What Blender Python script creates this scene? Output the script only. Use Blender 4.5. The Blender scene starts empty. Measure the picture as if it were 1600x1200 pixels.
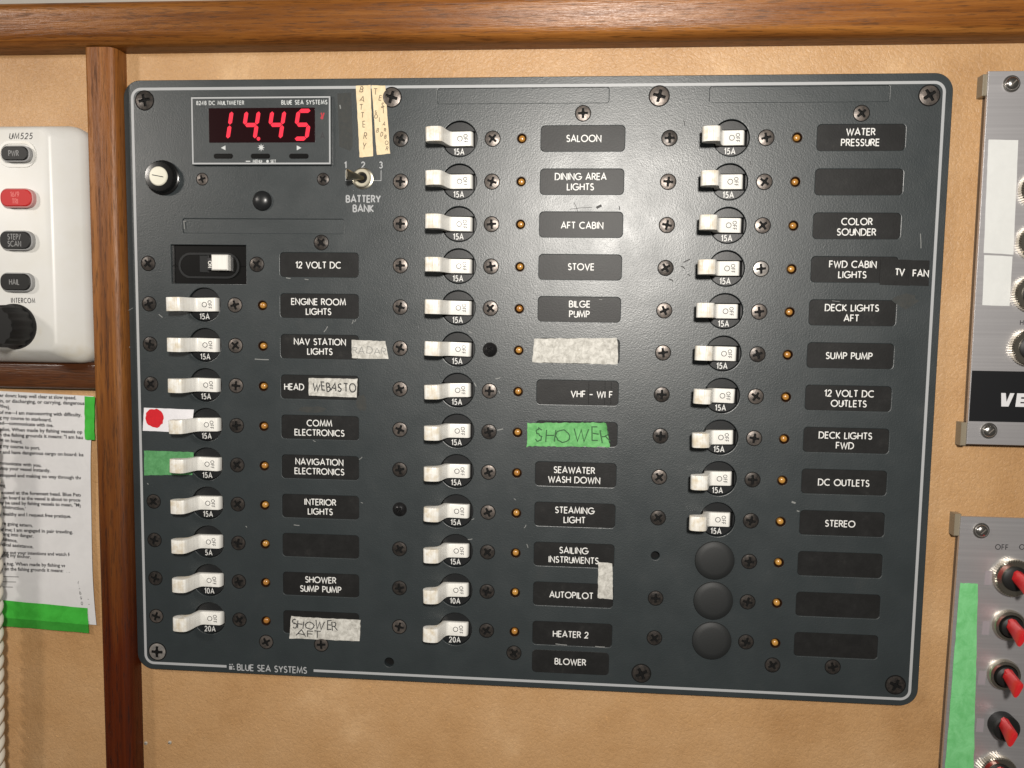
import bpy, bmesh, math, random
from mathutils import Vector, Matrix

S = bpy.context.scene
COL = S.collection
rnd = random.Random(7)
MM = 0.001

# ------------------------------------------------------------------ camera
# Panel frame in mm: u = right, v = up, h = out of the wall (h = 0 is the panel face).
ROT = ((0.9973027637678001, 0.014527336549300898, -0.07194549238062611),
       (-0.01996941101812085, 0.996945077574043, -0.07550983329656089),
       (0.07062874772142529, 0.07674287454655584, 0.9945461835438487))
CAM = (21.22894, -84.67385, 339.65156)
FPX = 1155.0


def W(u, v, h):
    return Vector((u * MM, -h * MM, v * MM))


cam = bpy.data.cameras.new('camera')
cam.sensor_width = 36.0
cam.lens = 36.0 * FPX / 1600.0
cam.clip_start = 0.01
cam.clip_end = 20.0
co = bpy.data.objects.new('camera', cam)
COL.objects.link(co)
m = Matrix.Identity(4)
for i in range(3):
    a = ROT[i]
    m[0][i], m[1][i], m[2][i] = a[0], -a[2], a[1]
m.translation = W(*CAM)
co.matrix_world = m
S.camera = co

# ------------------------------------------------------------------ world, lamps, exposure
w = bpy.data.worlds.new('World')
S.world = w
w.use_nodes = True
w.node_tree.nodes['Background'].inputs[0].default_value = (1.0, 0.93, 0.84, 1)
w.node_tree.nodes['Background'].inputs[1].default_value = 0.07


def lamp(name, pos, target, power, size, color):
    l = bpy.data.lights.new(name, 'AREA')
    l.shape = 'DISK'
    l.size = size
    l.energy = power
    l.color = color
    o = bpy.data.objects.new(name, l)
    COL.objects.link(o)
    o.location = W(*pos)
    d = W(*target) - o.location
    o.rotation_euler = d.to_track_quat('-Z', 'Y').to_euler()
    return o


lamp('cabin_lamp', (64, 38, 510), (20, -70, 0), 3.9, 0.055, (1.0, 0.95, 0.88))
lamp('side_lamp', (-560, 120, 420), (-150, -150, 0), 1.2, 0.08, (1.0, 0.93, 0.85))

S.view_settings.view_transform = 'Standard'
S.view_settings.look = 'None'
S.view_settings.gamma = 1.0
S.view_settings.exposure = 0.0
S.view_settings.use_curve_mapping = False


# ------------------------------------------------------------------ geometry helpers
def P(px, py, h=0.0):
    """Place on the plane h mm out of the wall seen at a spot of the photograph -> (u, v)."""
    c = ((px - 800) / FPX, -(py - 600) / FPX, -1.0)
    d = [ROT[0][k] * c[0] + ROT[1][k] * c[1] + ROT[2][k] * c[2] for k in range(3)]
    s = (h - CAM[2]) / d[2]
    return (CAM[0] + s * d[0], CAM[1] + s * d[1])


def circle(cx, cy, r, n=32, a0=0.0, a1=360.0):
    full = abs(a1 - a0 - 360) < 1e-6
    k = n if full else n + 1
    return [(cx + r * math.cos(math.radians(a0 + (a1 - a0) * i / n)),
             cy + r * math.sin(math.radians(a0 + (a1 - a0) * i / n))) for i in range(k)]


def rrect(x0, y0, x1, y1, r, n=5):
    out = []
    for cx, cy, a in ((x1 - r, y1 - r, 0), (x0 + r, y1 - r, 90), (x0 + r, y0 + r, 180), (x1 - r, y0 + r, 270)):
        out += circle(cx, cy, r, n, a, a + 90)
    return out


class MB:
    """Collects faces (u, v, h in mm) and makes one mesh object."""

    def __init__(self):
        self.v, self.f, self.mi = [], [], []

    def add(self, verts, faces, mat=0):
        o = len(self.v)
        self.v += [tuple(p) for p in verts]
        for f in faces:
            self.f.append(tuple(i + o for i in f))
            self.mi.append(mat)

    def poly(self, pts, h, mat=0):
        hh = h if callable(h) else (lambda x, y: h)
        self.add([(x, y, hh(x, y)) for x, y in pts], [tuple(range(len(pts)))], mat)

    def prism(self, pts, h0, h1, mat=0, bottom=False, inset=0.0, top_h=None):
        """pts counter-clockwise; side walls and a top (bevelled by inset)."""
        n = len(pts)
        rings = [(pts, h0), (pts, h1 - inset if inset else h1)]
        if inset:
            cx = sum(p[0] for p in pts) / n
            cy = sum(p[1] for p in pts) / n
            xs = [p[0] for p in pts]
            ys = [p[1] for p in pts]
            sx = 1 - 2 * inset / max(1e-6, max(xs) - min(xs))
            sy = 1 - 2 * inset / max(1e-6, max(ys) - min(ys))
            mx, my = (max(xs) + min(xs)) / 2, (max(ys) + min(ys)) / 2
            rings.append(([(mx + (x - mx) * sx, my + (y - my) * sy) for x, y in pts], h1))
        vs = [(x, y, h) for ps, h in rings for x, y in ps]
        fs = []
        for k in range(len(rings) - 1):
            for i in range(n):
                j = (i + 1) % n
                fs.append((k * n + i, k * n + j, (k + 1) * n + j, (k + 1) * n + i))
        top = (len(rings) - 1) * n
        fs.append(tuple(top + i for i in range(n)))
        if bottom:
            fs.append(tuple(reversed(range(n))))
        self.add(vs, fs, mat)

    def box(self, u0, v0, u1, v1, h0, h1, mat=0, inset=0.0):
        self.prism([(u0, v0), (u1, v0), (u1, v1), (u0, v1)], h0, h1, mat, True, inset)

    def lathe(self, prof, n=28, mat=0, cx=0, cy=0, cap=True):
        vs, fs = [], []
        for r, h in prof:
            vs += [(cx + r * math.cos(2 * math.pi * i / n), cy + r * math.sin(2 * math.pi * i / n), h) for i in range(n)]
        for k in range(len(prof) - 1):
            for i in range(n):
                j = (i + 1) % n
                fs.append((k * n + i, k * n + j, (k + 1) * n + j, (k + 1) * n + i))
        if cap:
            fs.append(tuple((len(prof) - 1) * n + i for i in range(n)))
        self.add(vs, fs, mat)

    def loft(self, rings, mat=0, cap=True):
        n = len(rings[0])
        vs = [p for r in rings for p in r]
        fs = []
        for k in range(len(rings) - 1):
            for i in range(n):
                j = (i + 1) % n
                fs.append((k * n + i, k * n + j, (k + 1) * n + j, (k + 1) * n + i))
        if cap:
            fs.append(tuple((len(rings) - 1) * n + i for i in range(n)))
        self.add(vs, fs, mat)

    def ribbon(self, pts, wd, h, mat=0):
        closed = len(pts) > 2 and math.dist(pts[0], pts[-1]) < 1e-6
        if closed:
            pts = pts[:-1]
        n = len(pts)
        if n < 2:
            return
        L, R = [], []
        for i in range(n):
            def dirn(a, b):
                dx, dy = b[0] - a[0], b[1] - a[1]
                l = math.hypot(dx, dy) or 1e-9
                return dx / l, dy / l
            d0 = dirn(pts[i - 1], pts[i]) if (i > 0 or closed) else None
            d1 = dirn(pts[i], pts[(i + 1) % n]) if (i < n - 1 or closed) else None
            d0, d1 = d0 or d1, d1 or d0
            nx, ny = -(d0[1] + d1[1]), d0[0] + d1[0]
            l = math.hypot(nx, ny)
            if l < 1e-6:
                nx, ny, l = -d0[1], d0[0], 1.0
            nx, ny = nx / l, ny / l
            c = max(0.42, nx * -d0[1] + ny * d0[0])
            k = wd / 2 / c
            L.append((pts[i][0] + nx * k, pts[i][1] + ny * k))
            R.append((pts[i][0] - nx * k, pts[i][1] - ny * k))
        hh = h if callable(h) else (lambda x, y: h)
        vs = [(x, y, hh(x, y)) for x, y in R + L]
        fs = []
        for i in range(n if closed else n - 1):
            j = (i + 1) % n
            fs.append((i, j, n + j, n + i))
        self.add(vs, fs, mat)

    def build(self, name, mats, parent=None, at=(0, 0, 0), smooth=35, bevel=None, origin=None):
        """at: where the mesh's own zero lies, in the panel frame."""
        me = bpy.data.meshes.new(name)
        me.from_pydata([(x * MM, -h * MM, y * MM) for x, y, h in self.v], [], self.f)
        for mt in (mats if isinstance(mats, (list, tuple)) else [mats]):
            me.materials.append(mt)
        me.polygons.foreach_set('material_index', self.mi)
        bm = bmesh.new()
        bm.from_mesh(me)
        if bevel:
            bmesh.ops.remove_doubles(bm, verts=bm.verts, dist=1e-6)
            es = [e for e in bm.edges if len(e.link_faces) == 2 and e.calc_face_angle(0) > 0.5]
            bmesh.ops.bevel(bm, geom=es, offset=bevel * MM, segments=2, profile=0.6, affect='EDGES')
        bm.to_mesh(me)
        bm.free()
        me.update()
        if smooth:
            me.polygons.foreach_set('use_smooth', [True] * len(me.polygons))
            me.set_sharp_from_angle(angle=math.radians(smooth))
        o = bpy.data.objects.new(name, me)
        COL.objects.link(o)
        put(o, parent, at)
        return o


WPOS = {}


def put(o, parent, at):
    wp = W(*at)
    WPOS[o.name] = wp
    if parent is not None:
        o.parent = parent
        o.location = wp - WPOS[parent.name]
    else:
        o.location = wp


def empty(name, at):
    o = bpy.data.objects.new(name, None)
    o.empty_display_size = 0.01
    COL.objects.link(o)
    put(o, None, at)
    return o


def copy_to(src, parent, at):
    c = src.copy()
    COL.objects.link(c)
    put(c, parent, at)
    return c


def tag(o, label, cat, group=None):
    o['label'] = label
    o['category'] = cat
    if group:
        o['group'] = group
    return o


def struct(o):
    o['kind'] = 'structure'
    return o


# ------------------------------------------------------------------ stroke lettering
def A_(cx, cy, rx, ry, a0, a1, n=10):
    return [(cx + rx * math.cos(math.radians(a0 + (a1 - a0) * i / n)),
             cy + ry * math.sin(math.radians(a0 + (a1 - a0) * i / n))) for i in range(n + 1)]


def circ_(cx, cy, rx, ry, n=20):
    a = A_(cx, cy, rx, ry, 90, 450, n)
    a[-1] = a[0]
    return a


GLYPH = {
    'A': (.78, [[(0, 0), (.39, 1), (.78, 0)], [(.15, .31), (.63, .31)]]),
    'B': (.56, [[(0, 0), (0, 1)], [(0, 1), (.24, 1)] + A_(.26, .76, .23, .24, 90, -90) + [(.02, .52)], [(.24, .52)] + A_(.28, .26, .27, .26, 90, -90) + [(0, 0)]]),
    'C': (.82, [A_(.5, .5, .5, .5, 52, 308, 16)]),
    'D': (.74, [[(.2, 0), (0, 0), (0, 1), (.2, 1)] + A_(.25, .5, .49, .5, 90, -90, 14) + [(.1, 0)]]),
    'E': (.48, [[(.48, 1), (0, 1), (0, 0), (.48, 0)], [(.04, .52), (.45, .52)]]),
    'F': (.46, [[(.46, 1), (0, 1), (0, 0)], [(.04, .5), (.42, .5)]]),
    'G': (.96, [A_(.5, .5, .5, .5, 45, 352, 18) + [(.98, .46), (.52, .46)]]),
    'H': (.66, [[(0, 0), (0, 1)], [(.66, 0), (.66, 1)], [(.04, .53), (.62, .53)]]),
    'I': (.02, [[(.01, 0), (.01, 1)]]),
    'J': (.4, [[(.38, 1), (.38, .2)] + A_(.19, .2, .19, .2, 0, -170)]),
    'K': (.58, [[(0, 0), (0, 1)], [(.54, 1), (.06, .5), (.58, 0)]]),
    'L': (.42, [[(0, 1), (0, 0), (.42, 0)]]),
    'M': (.9, [[(0, 0), (.13, 1), (.45, .12), (.77, 1), (.9, 0)]]),
    'N': (.68, [[(0, 0), (0, 1), (.68, 0), (.68, 1)]]),
    'O': (1.0, [circ_(.5, .5, .5, .5)]),
    'P': (.52, [[(0, 0), (0, 1), (.24, 1)] + A_(.25, .74, .26, .26, 90, -90) + [(.04, .48)]]),
    'Q': (1.0, [circ_(.5, .5, .5, .5), [(.6, .3), (.95, -.02)]]),
    'R': (.54, [[(0, 0), (0, 1), (.24, 1)] + A_(.25, .75, .25, .25, 90, -90) + [(.04, .5)], [(.24, .49), (.56, 0)]]),
    'S': (.5, [A_(.25, .755, .21, .245, 30, 262, 10) + A_(.25, .255, .24, .255, 82, -150, 10)]),
    'T': (.56, [[(0, 1), (.56, 1)], [(.28, .96), (.28, 0)]]),
    'U': (.62, [[(0, 1), (0, .3)] + A_(.31, .3, .31, .3, 180, 360, 10) + [(.62, .3), (.62, 1)]]),
    'V': (.74, [[(0, 1), (.37, 0), (.74, 1)]]),
    'W': (1.06, [[(0, 1), (.27, 0), (.53, .9), (.79, 0), (1.06, 1)]]),
    'X': (.62, [[(0, 0), (.62, 1)], [(0, 1), (.62, 0)]]),
    'Y': (.66, [[(0, 1), (.33, .46), (.66, 1)], [(.33, .5), (.33, 0)]]),
    'Z': (.58, [[(0, 1), (.58, 1), (0, 0), (.58, 0)]]),
    '0': (.56, [circ_(.28, .5, .28, .5)]),
    '1': (.26, [[(-.02, .78), (.22, .98), (.22, 0)]]),
    '2': (.54, [A_(.27, .72, .25, .28, 170, -35, 10) + [(0, 0), (.54, 0)]]),
    '3': (.5, [A_(.23, .75, .22, .25, 150, -90, 9), A_(.23, .27, .26, .27, 85, -150, 9)]),
    '4': (.6, [[(.44, 0), (.44, 1), (0, .26), (.6, .26)]]),
    '5': (.52, [[(.48, 1), (.12, 1), (.06, .56)] + A_(.22, .31, .29, .31, 110, -140, 10)]),
    '6': (.54, [circ_(.27, .3, .27, .3, 16), [(.03, .42), (.38, 1)]]),
    '7': (.52, [[(0, 1), (.52, 1), (.14, 0)]]),
    '8': (.52, [circ_(.26, .76, .22, .24, 14), circ_(.26, .27, .26, .27, 14)]),
    '9': (.54, [circ_(.27, .7, .27, .3, 16), [(.5, .58), (.16, 0)]]),
    '-': (.5, [[(0, .45), (.5, .45)]]),
    '/': (.4, [[(0, -.05), (.4, 1.05)]]),
    '.': (.05, [[(.0, .05), (.1, .05)]]),
    ' ': (.28, []),
}


def text_width(s, gap, sx):
    return sum(GLYPH[c][0] * sx for c in s) + gap * (len(s) - 1)


def write(mb, s, cx, cy, cap, wd, h, mat, gap=.23, sx=1.0, rot=0.0, jit=0.0, shear=0.0, align='c', r=rnd, sag=0.0):
    """Lettering cut as thin flat strokes; (cx, cy) is the middle of the line."""
    tw = text_width(s, gap, sx)
    x = -tw / 2 if align == 'c' else (0.0 if align == 'l' else -tw)
    ca, sa = math.cos(math.radians(rot)), math.sin(math.radians(rot))
    k = 0
    for c in s:
        gw, strokes = GLYPH[c]
        jx, jy = r.uniform(-jit, jit), r.uniform(-jit, jit)
        js = 1 + r.uniform(-jit, jit) * 1.6
        jr_ = r.uniform(-jit, jit) * 1.8
        for st in strokes:
            closed = len(st) > 2 and st[0] == st[-1]
            pts = []
            for (gx, gy) in st:
                gx2 = x + gx * sx + jx + r.uniform(-jit, jit) * .45 + shear * gy
                gy2 = gy * js + jy + r.uniform(-jit, jit) * .45 - .5 + sag * x + jr_ * (gx * sx - gw * sx / 2)
                gx2 -= jr_ * (gy - .5)
                pts.append((cx + cap * (gx2 * ca - gy2 * sa), cy + cap * (gx2 * sa + gy2 * ca)))
            if closed:
                pts[-1] = pts[0]
            dh = 0.006 * (k % 5)
            hh = (lambda X, Y, dh=dh: h(X, Y) + dh) if callable(h) else h + dh
            mb.ribbon(pts, wd, hh, mat)
            k += 1
        x += gw * sx + gap


# ------------------------------------------------------------------ materials
def mat(name, base, rough=0.5, metal=0.0, spec=0.5, emit=None, es=0.0, coat=0.0):
    mt = bpy.data.materials.new(name)
    mt.use_nodes = True
    b = mt.node_tree.nodes['Principled BSDF']
    b.inputs['Base Color'].default_value = (*base, 1)
    b.inputs['Roughness'].default_value = rough
    b.inputs['Metallic'].default_value = metal
    b.inputs['Specular IOR Level'].default_value = spec
    b.inputs['Coat Weight'].default_value = coat
    b.inputs['Coat Roughness'].default_value = 0.15
    if emit:
        b.inputs['Emission Color'].default_value = (*emit, 1)
        b.inputs['Emission Strength'].default_value = es
    return mt


class NT:
    def __init__(self, mt):
        self.t = mt.node_tree
        self.b = self.t.nodes['Principled BSDF']

    def n(self, kind, **kw):
        x = self.t.nodes.new(kind)
        for k, v in kw.items():
            if k in x.inputs.keys():
                x.inputs[k].default_value = v
            else:
                setattr(x, k, v)
        return x

    def l(self, a, ao, b, bi):
        self.t.links.new(a.outputs[ao], b.inputs[bi])

    def coord(self, scale=(1, 1, 1), rand=False):
        tc = self.n('ShaderNodeTexCoord')
        mp = self.n('ShaderNodeMapping')
        mp.inputs['Scale'].default_value = scale
        if rand:
            oi = self.n('ShaderNodeObjectInfo')
            cb = self.n('ShaderNodeVectorMath', operation='SCALE')
            cb.inputs[0].default_value = (3.1, 7.7, 5.3)
            self.l(oi, 'Random', cb, 'Scale')
            ad = self.n('ShaderNodeVectorMath', operation='ADD')
            self.l(tc, 'Object', ad, 0)
            self.l(cb, 0, ad, 1)
            self.l(ad, 0, mp, 0)
        else:
            self.l(tc, 'Object', mp, 0)
        return mp

    def noise(self, mp, scale, detail=3, rough=.55, dist=0.0):
        x = self.n('ShaderNodeTexNoise')
        x.inputs['Scale'].default_value = scale
        x.inputs['Detail'].default_value = detail
        x.inputs['Roughness'].default_value = rough
        x.inputs['Distortion'].default_value = dist
        self.l(mp, 0, x, 'Vector')
        return x

    def ramp(self, src, stops, out='Fac'):
        r = self.n('ShaderNodeValToRGB')
        el = r.color_ramp.elements
        while len(el) < len(stops):
            el.new(0.5)
        for e, (p, c) in zip(el, stops):
            e.position = p
            e.color = (*c, 1) if len(c) == 3 else c
        self.l(src, out, r, 'Fac')
        return r

    def mix(self, fac, a, b, blend='MIX'):
        x = self.n('ShaderNodeMix', data_type='RGBA', blend_type=blend)
        def si(i, s):
            if isinstance(s, tuple) and len(s) == 2 and not isinstance(s[0], (int, float)):
                self.t.links.new(s[0].outputs[s[1]], x.inputs[i])
            elif isinstance(s, (int, float)):
                x.inputs[i].default_value = s
            else:
                x.inputs[i].default_value = (*s, 1)
        si(0, fac)
        si(6, a)
        si(7, b)
        return x

    def bump(self, src, out, strength, dist, prev=None):
        x = self.n('ShaderNodeBump')
        x.inputs['Strength'].default_value = strength
        x.inputs['Distance'].default_value = dist
        self.l(src, out, x, 'Height')
        if prev:
            self.l(prev, 0, x, 'Normal')
        self.l(x, 0, self.b, 'Normal')
        return x


def g3(x):
    return (x, x, x)


# panel paint: dark blue-grey, fine wrinkle finish, faint dust
M_panel = mat('panel_paint', (.036, .042, .045), .3, spec=.75)
t = NT(M_panel)
mp = t.coord()
nz = t.noise(mp, 1450, 2, .6)
n2 = t.noise(mp, 55, 4, .6)
bp = t.bump(nz, 'Fac', .5, .00011)
t.bump(t.noise(mp, 1900, 2, .5), 'Fac', .4, .0001, bp)
cr = t.ramp(n2, [(.35, (.0212, .0274, .0298)), (.6, (.024, .0308, .0334)), (.75, (.029, .0347, .0365))])
t.l(cr, 0, t.b, 'Base Color')
rr = t.ramp(t.noise(mp, 45, 5, .65), [(.35, g3(.36)), (.7, g3(.43))])
t.l(rr, 0, t.b, 'Roughness')

M_label = mat('label_vinyl', (.012, .012, .012), .45, spec=.25)
t = NT(M_label)
mp = t.coord(rand=True)
t.bump(t.noise(mp, 1500, 2), 'Fac', .35, .0001)
cr = t.ramp(t.noise(mp, 130, 5, .7), [(.42, g3(.011)), (.6, g3(.0145)), (.74, (.024, .0235, .0225))])
t.l(cr, 0, t.b, 'Base Color')

M_print = mat('white_print', (.68, .68, .66), .5)
M_grey_print = mat('grey_print', (.36, .37, .38), .45)
M_white_print_dim = mat('small_white_print', (.5, .52, .52), .5)
M_black_plastic = mat('black_plastic', (.012, .013, .014), .33)
t = NT(M_black_plastic)
t.bump(t.noise(t.coord(), 1800, 2), 'Fac', .2, .00008)
M_satin_black = mat('satin_black_plug', (.012, .0135, .014), .6)
t = NT(M_satin_black)
t.bump(t.noise(t.coord(), 1500, 2), 'Fac', .3, .0001)
M_dark = mat('slot_black', (.004, .004, .004), .7, spec=.2)
M_gloss_black = mat('gloss_black', (.006, .006, .006), .22)
M_new_screw = mat('new_black_screw', (.016, .016, .017), .3, .4)
M_mark = mat('black_ink', (.025, .025, .028), .6)

# toggle plastic with grubby ends
M_toggle = mat('white_toggle_plastic', (.74, .72, .66), .32)
t = NT(M_toggle)
mp = t.coord(rand=True)
mp0 = t.coord()
sx = t.n('ShaderNodeSeparateXYZ')
t.l(mp0, 0, sx, 0)
mr = t.n('ShaderNodeMapRange')
mr.inputs['From Min'].default_value = -.005
mr.inputs['From Max'].default_value = -.008
t.l(sx, 'X', mr, 'Value')
dn = t.ramp(t.noise(mp, 260, 4, .65), [(.40, g3(0)), (.66, g3(.7))])
mu = t.n('ShaderNodeMath', operation='MULTIPLY')
t.l(dn, 0, mu, 0)
t.l(mr, 0, mu, 1)
c1 = t.mix((mu, 0), (.79, .78, .74), (.55, .45, .29))
lw = t.ramp(t.noise(t.coord((3500, 60, 60)), 1, 2), [(.3, g3(.86)), (.6, g3(1))])
c2 = t.mix(1.0, (c1, 2), (lw, 0), 'MULTIPLY')
t.l(c2, 2, t.b, 'Base Color')
wv = t.n('ShaderNodeTexWave', wave_type='BANDS', bands_direction='X')
wv.inputs['Scale'].default_value = 300
t.l(mp0, 0, wv, 'Vector')
mb_ = t.n('ShaderNodeMath', operation='MULTIPLY')
t.l(wv, 'Fac', mb_, 0)
t.l(mr, 0, mb_, 1)
t.bump(mb_, 0, .35, .00012)

# screws: blackened steel, three tones for wear, the middle one also for lamp highlight
def screw_mat(name, a, b, rough):
    mt = mat(name, a, rough, .6, .4)
    t = NT(mt)
    mp = t.coord(rand=True)
    cr = t.ramp(t.noise(mp, 500, 4, .65), [(.35, a), (.7, b)])
    t.l(cr, 0, t.b, 'Base Color')
    t.bump(t.noise(mp, 900, 3), 'Fac', .35, .0002)
    return mt


M_screw = [screw_mat('dark_screw_steel', (.03, .028, .027), (.09, .077, .068), .36),
           screw_mat('worn_lit_screw_steel', (.085, .077, .072), (.19, .16, .14), .38),
           screw_mat('bright_screw_steel', (.26, .25, .24), (.5, .46, .42), .36)]
M_lamp = mat('amber_lens', (.40, .19, .04), .25, spec=.6, coat=.3)
t = NT(M_lamp)
oi = t.n('ShaderNodeObjectInfo')
cr = t.ramp(oi, [(0, (.33, .14, .028)), (1, (.45, .23, .05))], 'Random')
t.l(cr, 0, t.b, 'Base Color')
M_lamp_cup = mat('lamp_cup', (.02, .009, .005), .35)

# wall vinyl
M_wall = mat('tan_wall_vinyl', (.42, .25, .11), .44, spec=.5)
t = NT(M_wall)
mp = t.coord()
big = t.noise(mp, 20, 5, .62)
fib = t.noise(t.coord((1, 1, 1)), 560, 3, .6, 2.2)
ca = t.ramp(big, [(.3, (.375, .207, .087)), (.48, (.445, .26, .119)), (.6, (.47, .283, .137)), (.74, (.56, .36, .19))])
cb = t.ramp(fib, [(.34, g3(.9)), (.5, g3(1.0)), (.66, (1.05, 1.05, 1.04)), (.74, (1.3, 1.28, 1.2))])
cc = t.mix(1.0, (ca, 0), (cb, 0), 'MULTIPLY')
t.l(cc, 2, t.b, 'Base Color')
vo = t.n('ShaderNodeTexVoronoi')
vo.inputs['Scale'].default_value = 330
vo.feature = 'DISTANCE_TO_EDGE'
wrp = t.n('ShaderNodeVectorMath', operation='MULTIPLY_ADD')
wn = t.noise(mp, 210, 3, .6)
t.l(wn, 'Color', wrp, 0)
wrp.inputs[1].default_value = (.004, .004, .004)
t.l(mp, 0, wrp, 2)
t.l(wrp, 0, vo, 'Vector')
ve = t.ramp(vo, [(.0, g3(0)), (.22, g3(1))], 'Distance')
b1 = t.bump(fib, 'Fac', .6, .00036)
t.bump(ve, 0, .3, .00022, b1)


def wood(name, axis, dark, mid, light, rough=.33, fade=False, coat=.35):
    mt = mat(name, mid, rough, coat=coat, spec=.3)
    t = NT(mt)
    sc = [9.0, 9.0, 9.0]
    sc = [150.0 if i != axis else 4.5 for i in range(3)]
    mp = t.coord(tuple(sc))
    a = t.noise(mp, 1.5, 8, .68, .6)
    sc2 = [1100.0 if i != axis else 75.0 for i in range(3)]
    p = t.noise(t.coord(tuple(sc2)), 1.4, 3, .6)
    bigm = t.coord(tuple(14.0 if i != axis else 5.0 for i in range(3)))
    bg = t.noise(bigm, 1.0, 3, .5)
    c = t.ramp(a, [(.28, dark), (.48, mid), (.72, light)])
    pr = t.ramp(p, [(.34, g3(.5)), (.47, g3(1))])
    c2 = t.mix(1.0, (c, 0), (pr, 0), 'MULTIPLY')
    br = t.ramp(bg, [(.3, g3(.7)), (.65, g3(1.15))])
    c3 = t.mix(1.0, (c2, 2), (br, 0), 'MULTIPLY')
    last = (c3, 2)
    if fade:   # colour darkens towards the foot of this length of timber
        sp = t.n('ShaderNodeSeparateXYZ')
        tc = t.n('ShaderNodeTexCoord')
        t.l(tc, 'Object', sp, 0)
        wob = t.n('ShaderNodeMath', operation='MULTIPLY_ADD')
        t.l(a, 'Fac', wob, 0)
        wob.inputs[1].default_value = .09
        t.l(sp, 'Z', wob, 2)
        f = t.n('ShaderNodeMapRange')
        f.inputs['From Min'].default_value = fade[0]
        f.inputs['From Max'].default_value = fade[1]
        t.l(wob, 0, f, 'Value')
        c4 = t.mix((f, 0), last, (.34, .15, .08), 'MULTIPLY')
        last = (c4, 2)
    t.t.links.new(last[0].outputs[last[1]], t.b.inputs['Base Color'])
    rg = t.ramp(p, [(.3, g3(rough + .15)), (.55, g3(rough))])
    t.l(rg, 0, t.b, 'Roughness')
    t.bump(p, 'Fac', .45, .00035)
    return mt


M_beam = wood('beam_timber', 0, (.075, .021, .004), (.195, .068, .012), (.32, .13, .028), .31, coat=.0)
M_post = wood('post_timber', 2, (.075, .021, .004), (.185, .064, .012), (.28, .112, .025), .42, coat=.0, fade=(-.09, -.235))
M_rail = wood('rail_timber', 0, (.035, .010, .003), (.065, .020, .006), (.10, .036, .011), .36)
M_upper = mat('grey_lining', (.33, .31, .28), .7)
t = NT(M_upper)
t.bump(t.noise(t.coord(), 300, 4), 'Fac', .4, .0005)

M_white = mat('white_case_plastic', (.74, .73, .69), .38)
t = NT(M_white)
mp = t.coord()
cr = t.ramp(t.noise(mp, 45, 4, .6), [(.4, (.60, .595, .575)), (.62, (.58, .57, .535)), (.8, (.52, .48, .39))])
t.l(cr, 0, t.b, 'Base Color')
M_rubber = mat('black_rubber', (.009, .009, .009), .5, spec=.35)
M_grey_rubber = mat('grey_rubber_edge', (.3, .3, .3), .5)
M_red_button = mat('red_rubber', (.45, .012, .012), .55)
M_red_edge = mat('pale_red_edge', (.5, .26, .25), .5)
M_red_dim = mat('faded_red_print', (.62, .13, .12), .5)
M_key_print = mat('key_print', (.2, .2, .2), .5)

M_alu = mat('brushed_aluminium', (.6, .585, .6), .42, .75)
t = NT(M_alu)
br = t.noise(t.coord((6, 6, 900)), 1, 3)
cr = t.ramp(br, [(.3, (.50, .49, .505)), (.7, (.58, .57, .585))])
t.l(cr, 0, t.b, 'Base Color')
t.bump(br, 'Fac', .12, .0002)
M_nickel = mat('nickel', (.56, .52, .44), .27, 1.0)
M_chrome = mat('bright_screw', (.62, .6, .57), .22, 1.0)
M_red_lever = mat('red_lever_plastic', (.56, .018, .022), .3)
M_clear = mat('clear_corner_clip', (.22, .19, .14), .25)
M_side = mat('grey_plate_edge', (.2, .18, .16), .5, .3)
M_band = mat('dark_band', (.006, .0065, .008), .5, spec=.3)
M_logo = mat('pale_logo', (.62, .62, .64), .4)
M_mauve = mat('mauve_grey', (.27, .24, .26), .5)


def tape_mat(name, a, b, scale=260, rough=.65, bump=.5):
    mt = mat(name, a, rough, spec=.3)
    t = NT(mt)
    mp = t.coord()
    cr = t.ramp(t.noise(mp, scale, 6, .72, .6), [(.36, b), (.62, a)])
    t.l(cr, 0, t.b, 'Base Color')
    b1 = t.bump(t.noise(mp, scale * 2.5, 4, .6), 'Fac', bump, .0002)
    t.bump(t.noise(t.coord((1, 1, .3)), 130, 3), 'Fac', bump, .0006, b1)
    return mt


M_masking = tape_mat('grey_masking_tape', (.6, .59, .55), (.34, .33, .30), 420)
M_cream = tape_mat('cream_tape', (.72, .60, .40), (.64, .51, .32), 300, .6, .25)
M_green = tape_mat('green_masking_tape', (.155, .44, .155), (.085, .30, .09), 300, .65, .7)
M_green_dark = tape_mat('green_paper_tape', (.05, .40, .045), (.035, .31, .03), 120, .5, .3)
M_green_deep = tape_mat('green_paper_tape_on_wall', (.035, .26, .03), (.026, .21, .022), 120, .5, .3)
M_green_dull = tape_mat('dull_green_tape', (.10, .30, .12), (.06, .21, .075), 300)
M_green_soft = tape_mat('soft_green_tape', (.20, .56, .24), (.13, .45, .16), 160)
M_white_tape = tape_mat('white_tape', (.62, .63, .62), (.59, .60, .59), 120, .5, .15)
M_paper = tape_mat('paper', (.60, .595, .60), (.56, .555, .56), 60, .8, .15)
M_sticker = tape_mat('white_sticker', (.7, .69, .72), (.66, .65, .68), 150, .5, .15)
M_red_ink = tape_mat('red_ink', (.55, .012, .02), (.47, .01, .018), 500, .6, .1)
M_hand = mat('marker_ink', (.035, .035, .035), .7)
M_hand_faint = mat('faded_ink', (.25, .25, .24), .8)
M_hand_brown = mat('brown_pen_ink', (.09, .06, .035), .7)
M_hand_green = mat('ink_on_green', (.02, .085, .025), .7)
M_rope = mat('white_rope', (.62, .58, .5), .7)
M_scratch = mat('bare_scratch', (.2, .205, .20), .5)
M_smear = mat('brown_residue', (.055, .05, .043), .5)
M_residue = tape_mat('old_adhesive', (.040, .041, .038), (.030, .034, .034), 500, .6, .4)
M_darkmark = mat('dark_scuff', (.012, .012, .012), .6)
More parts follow.
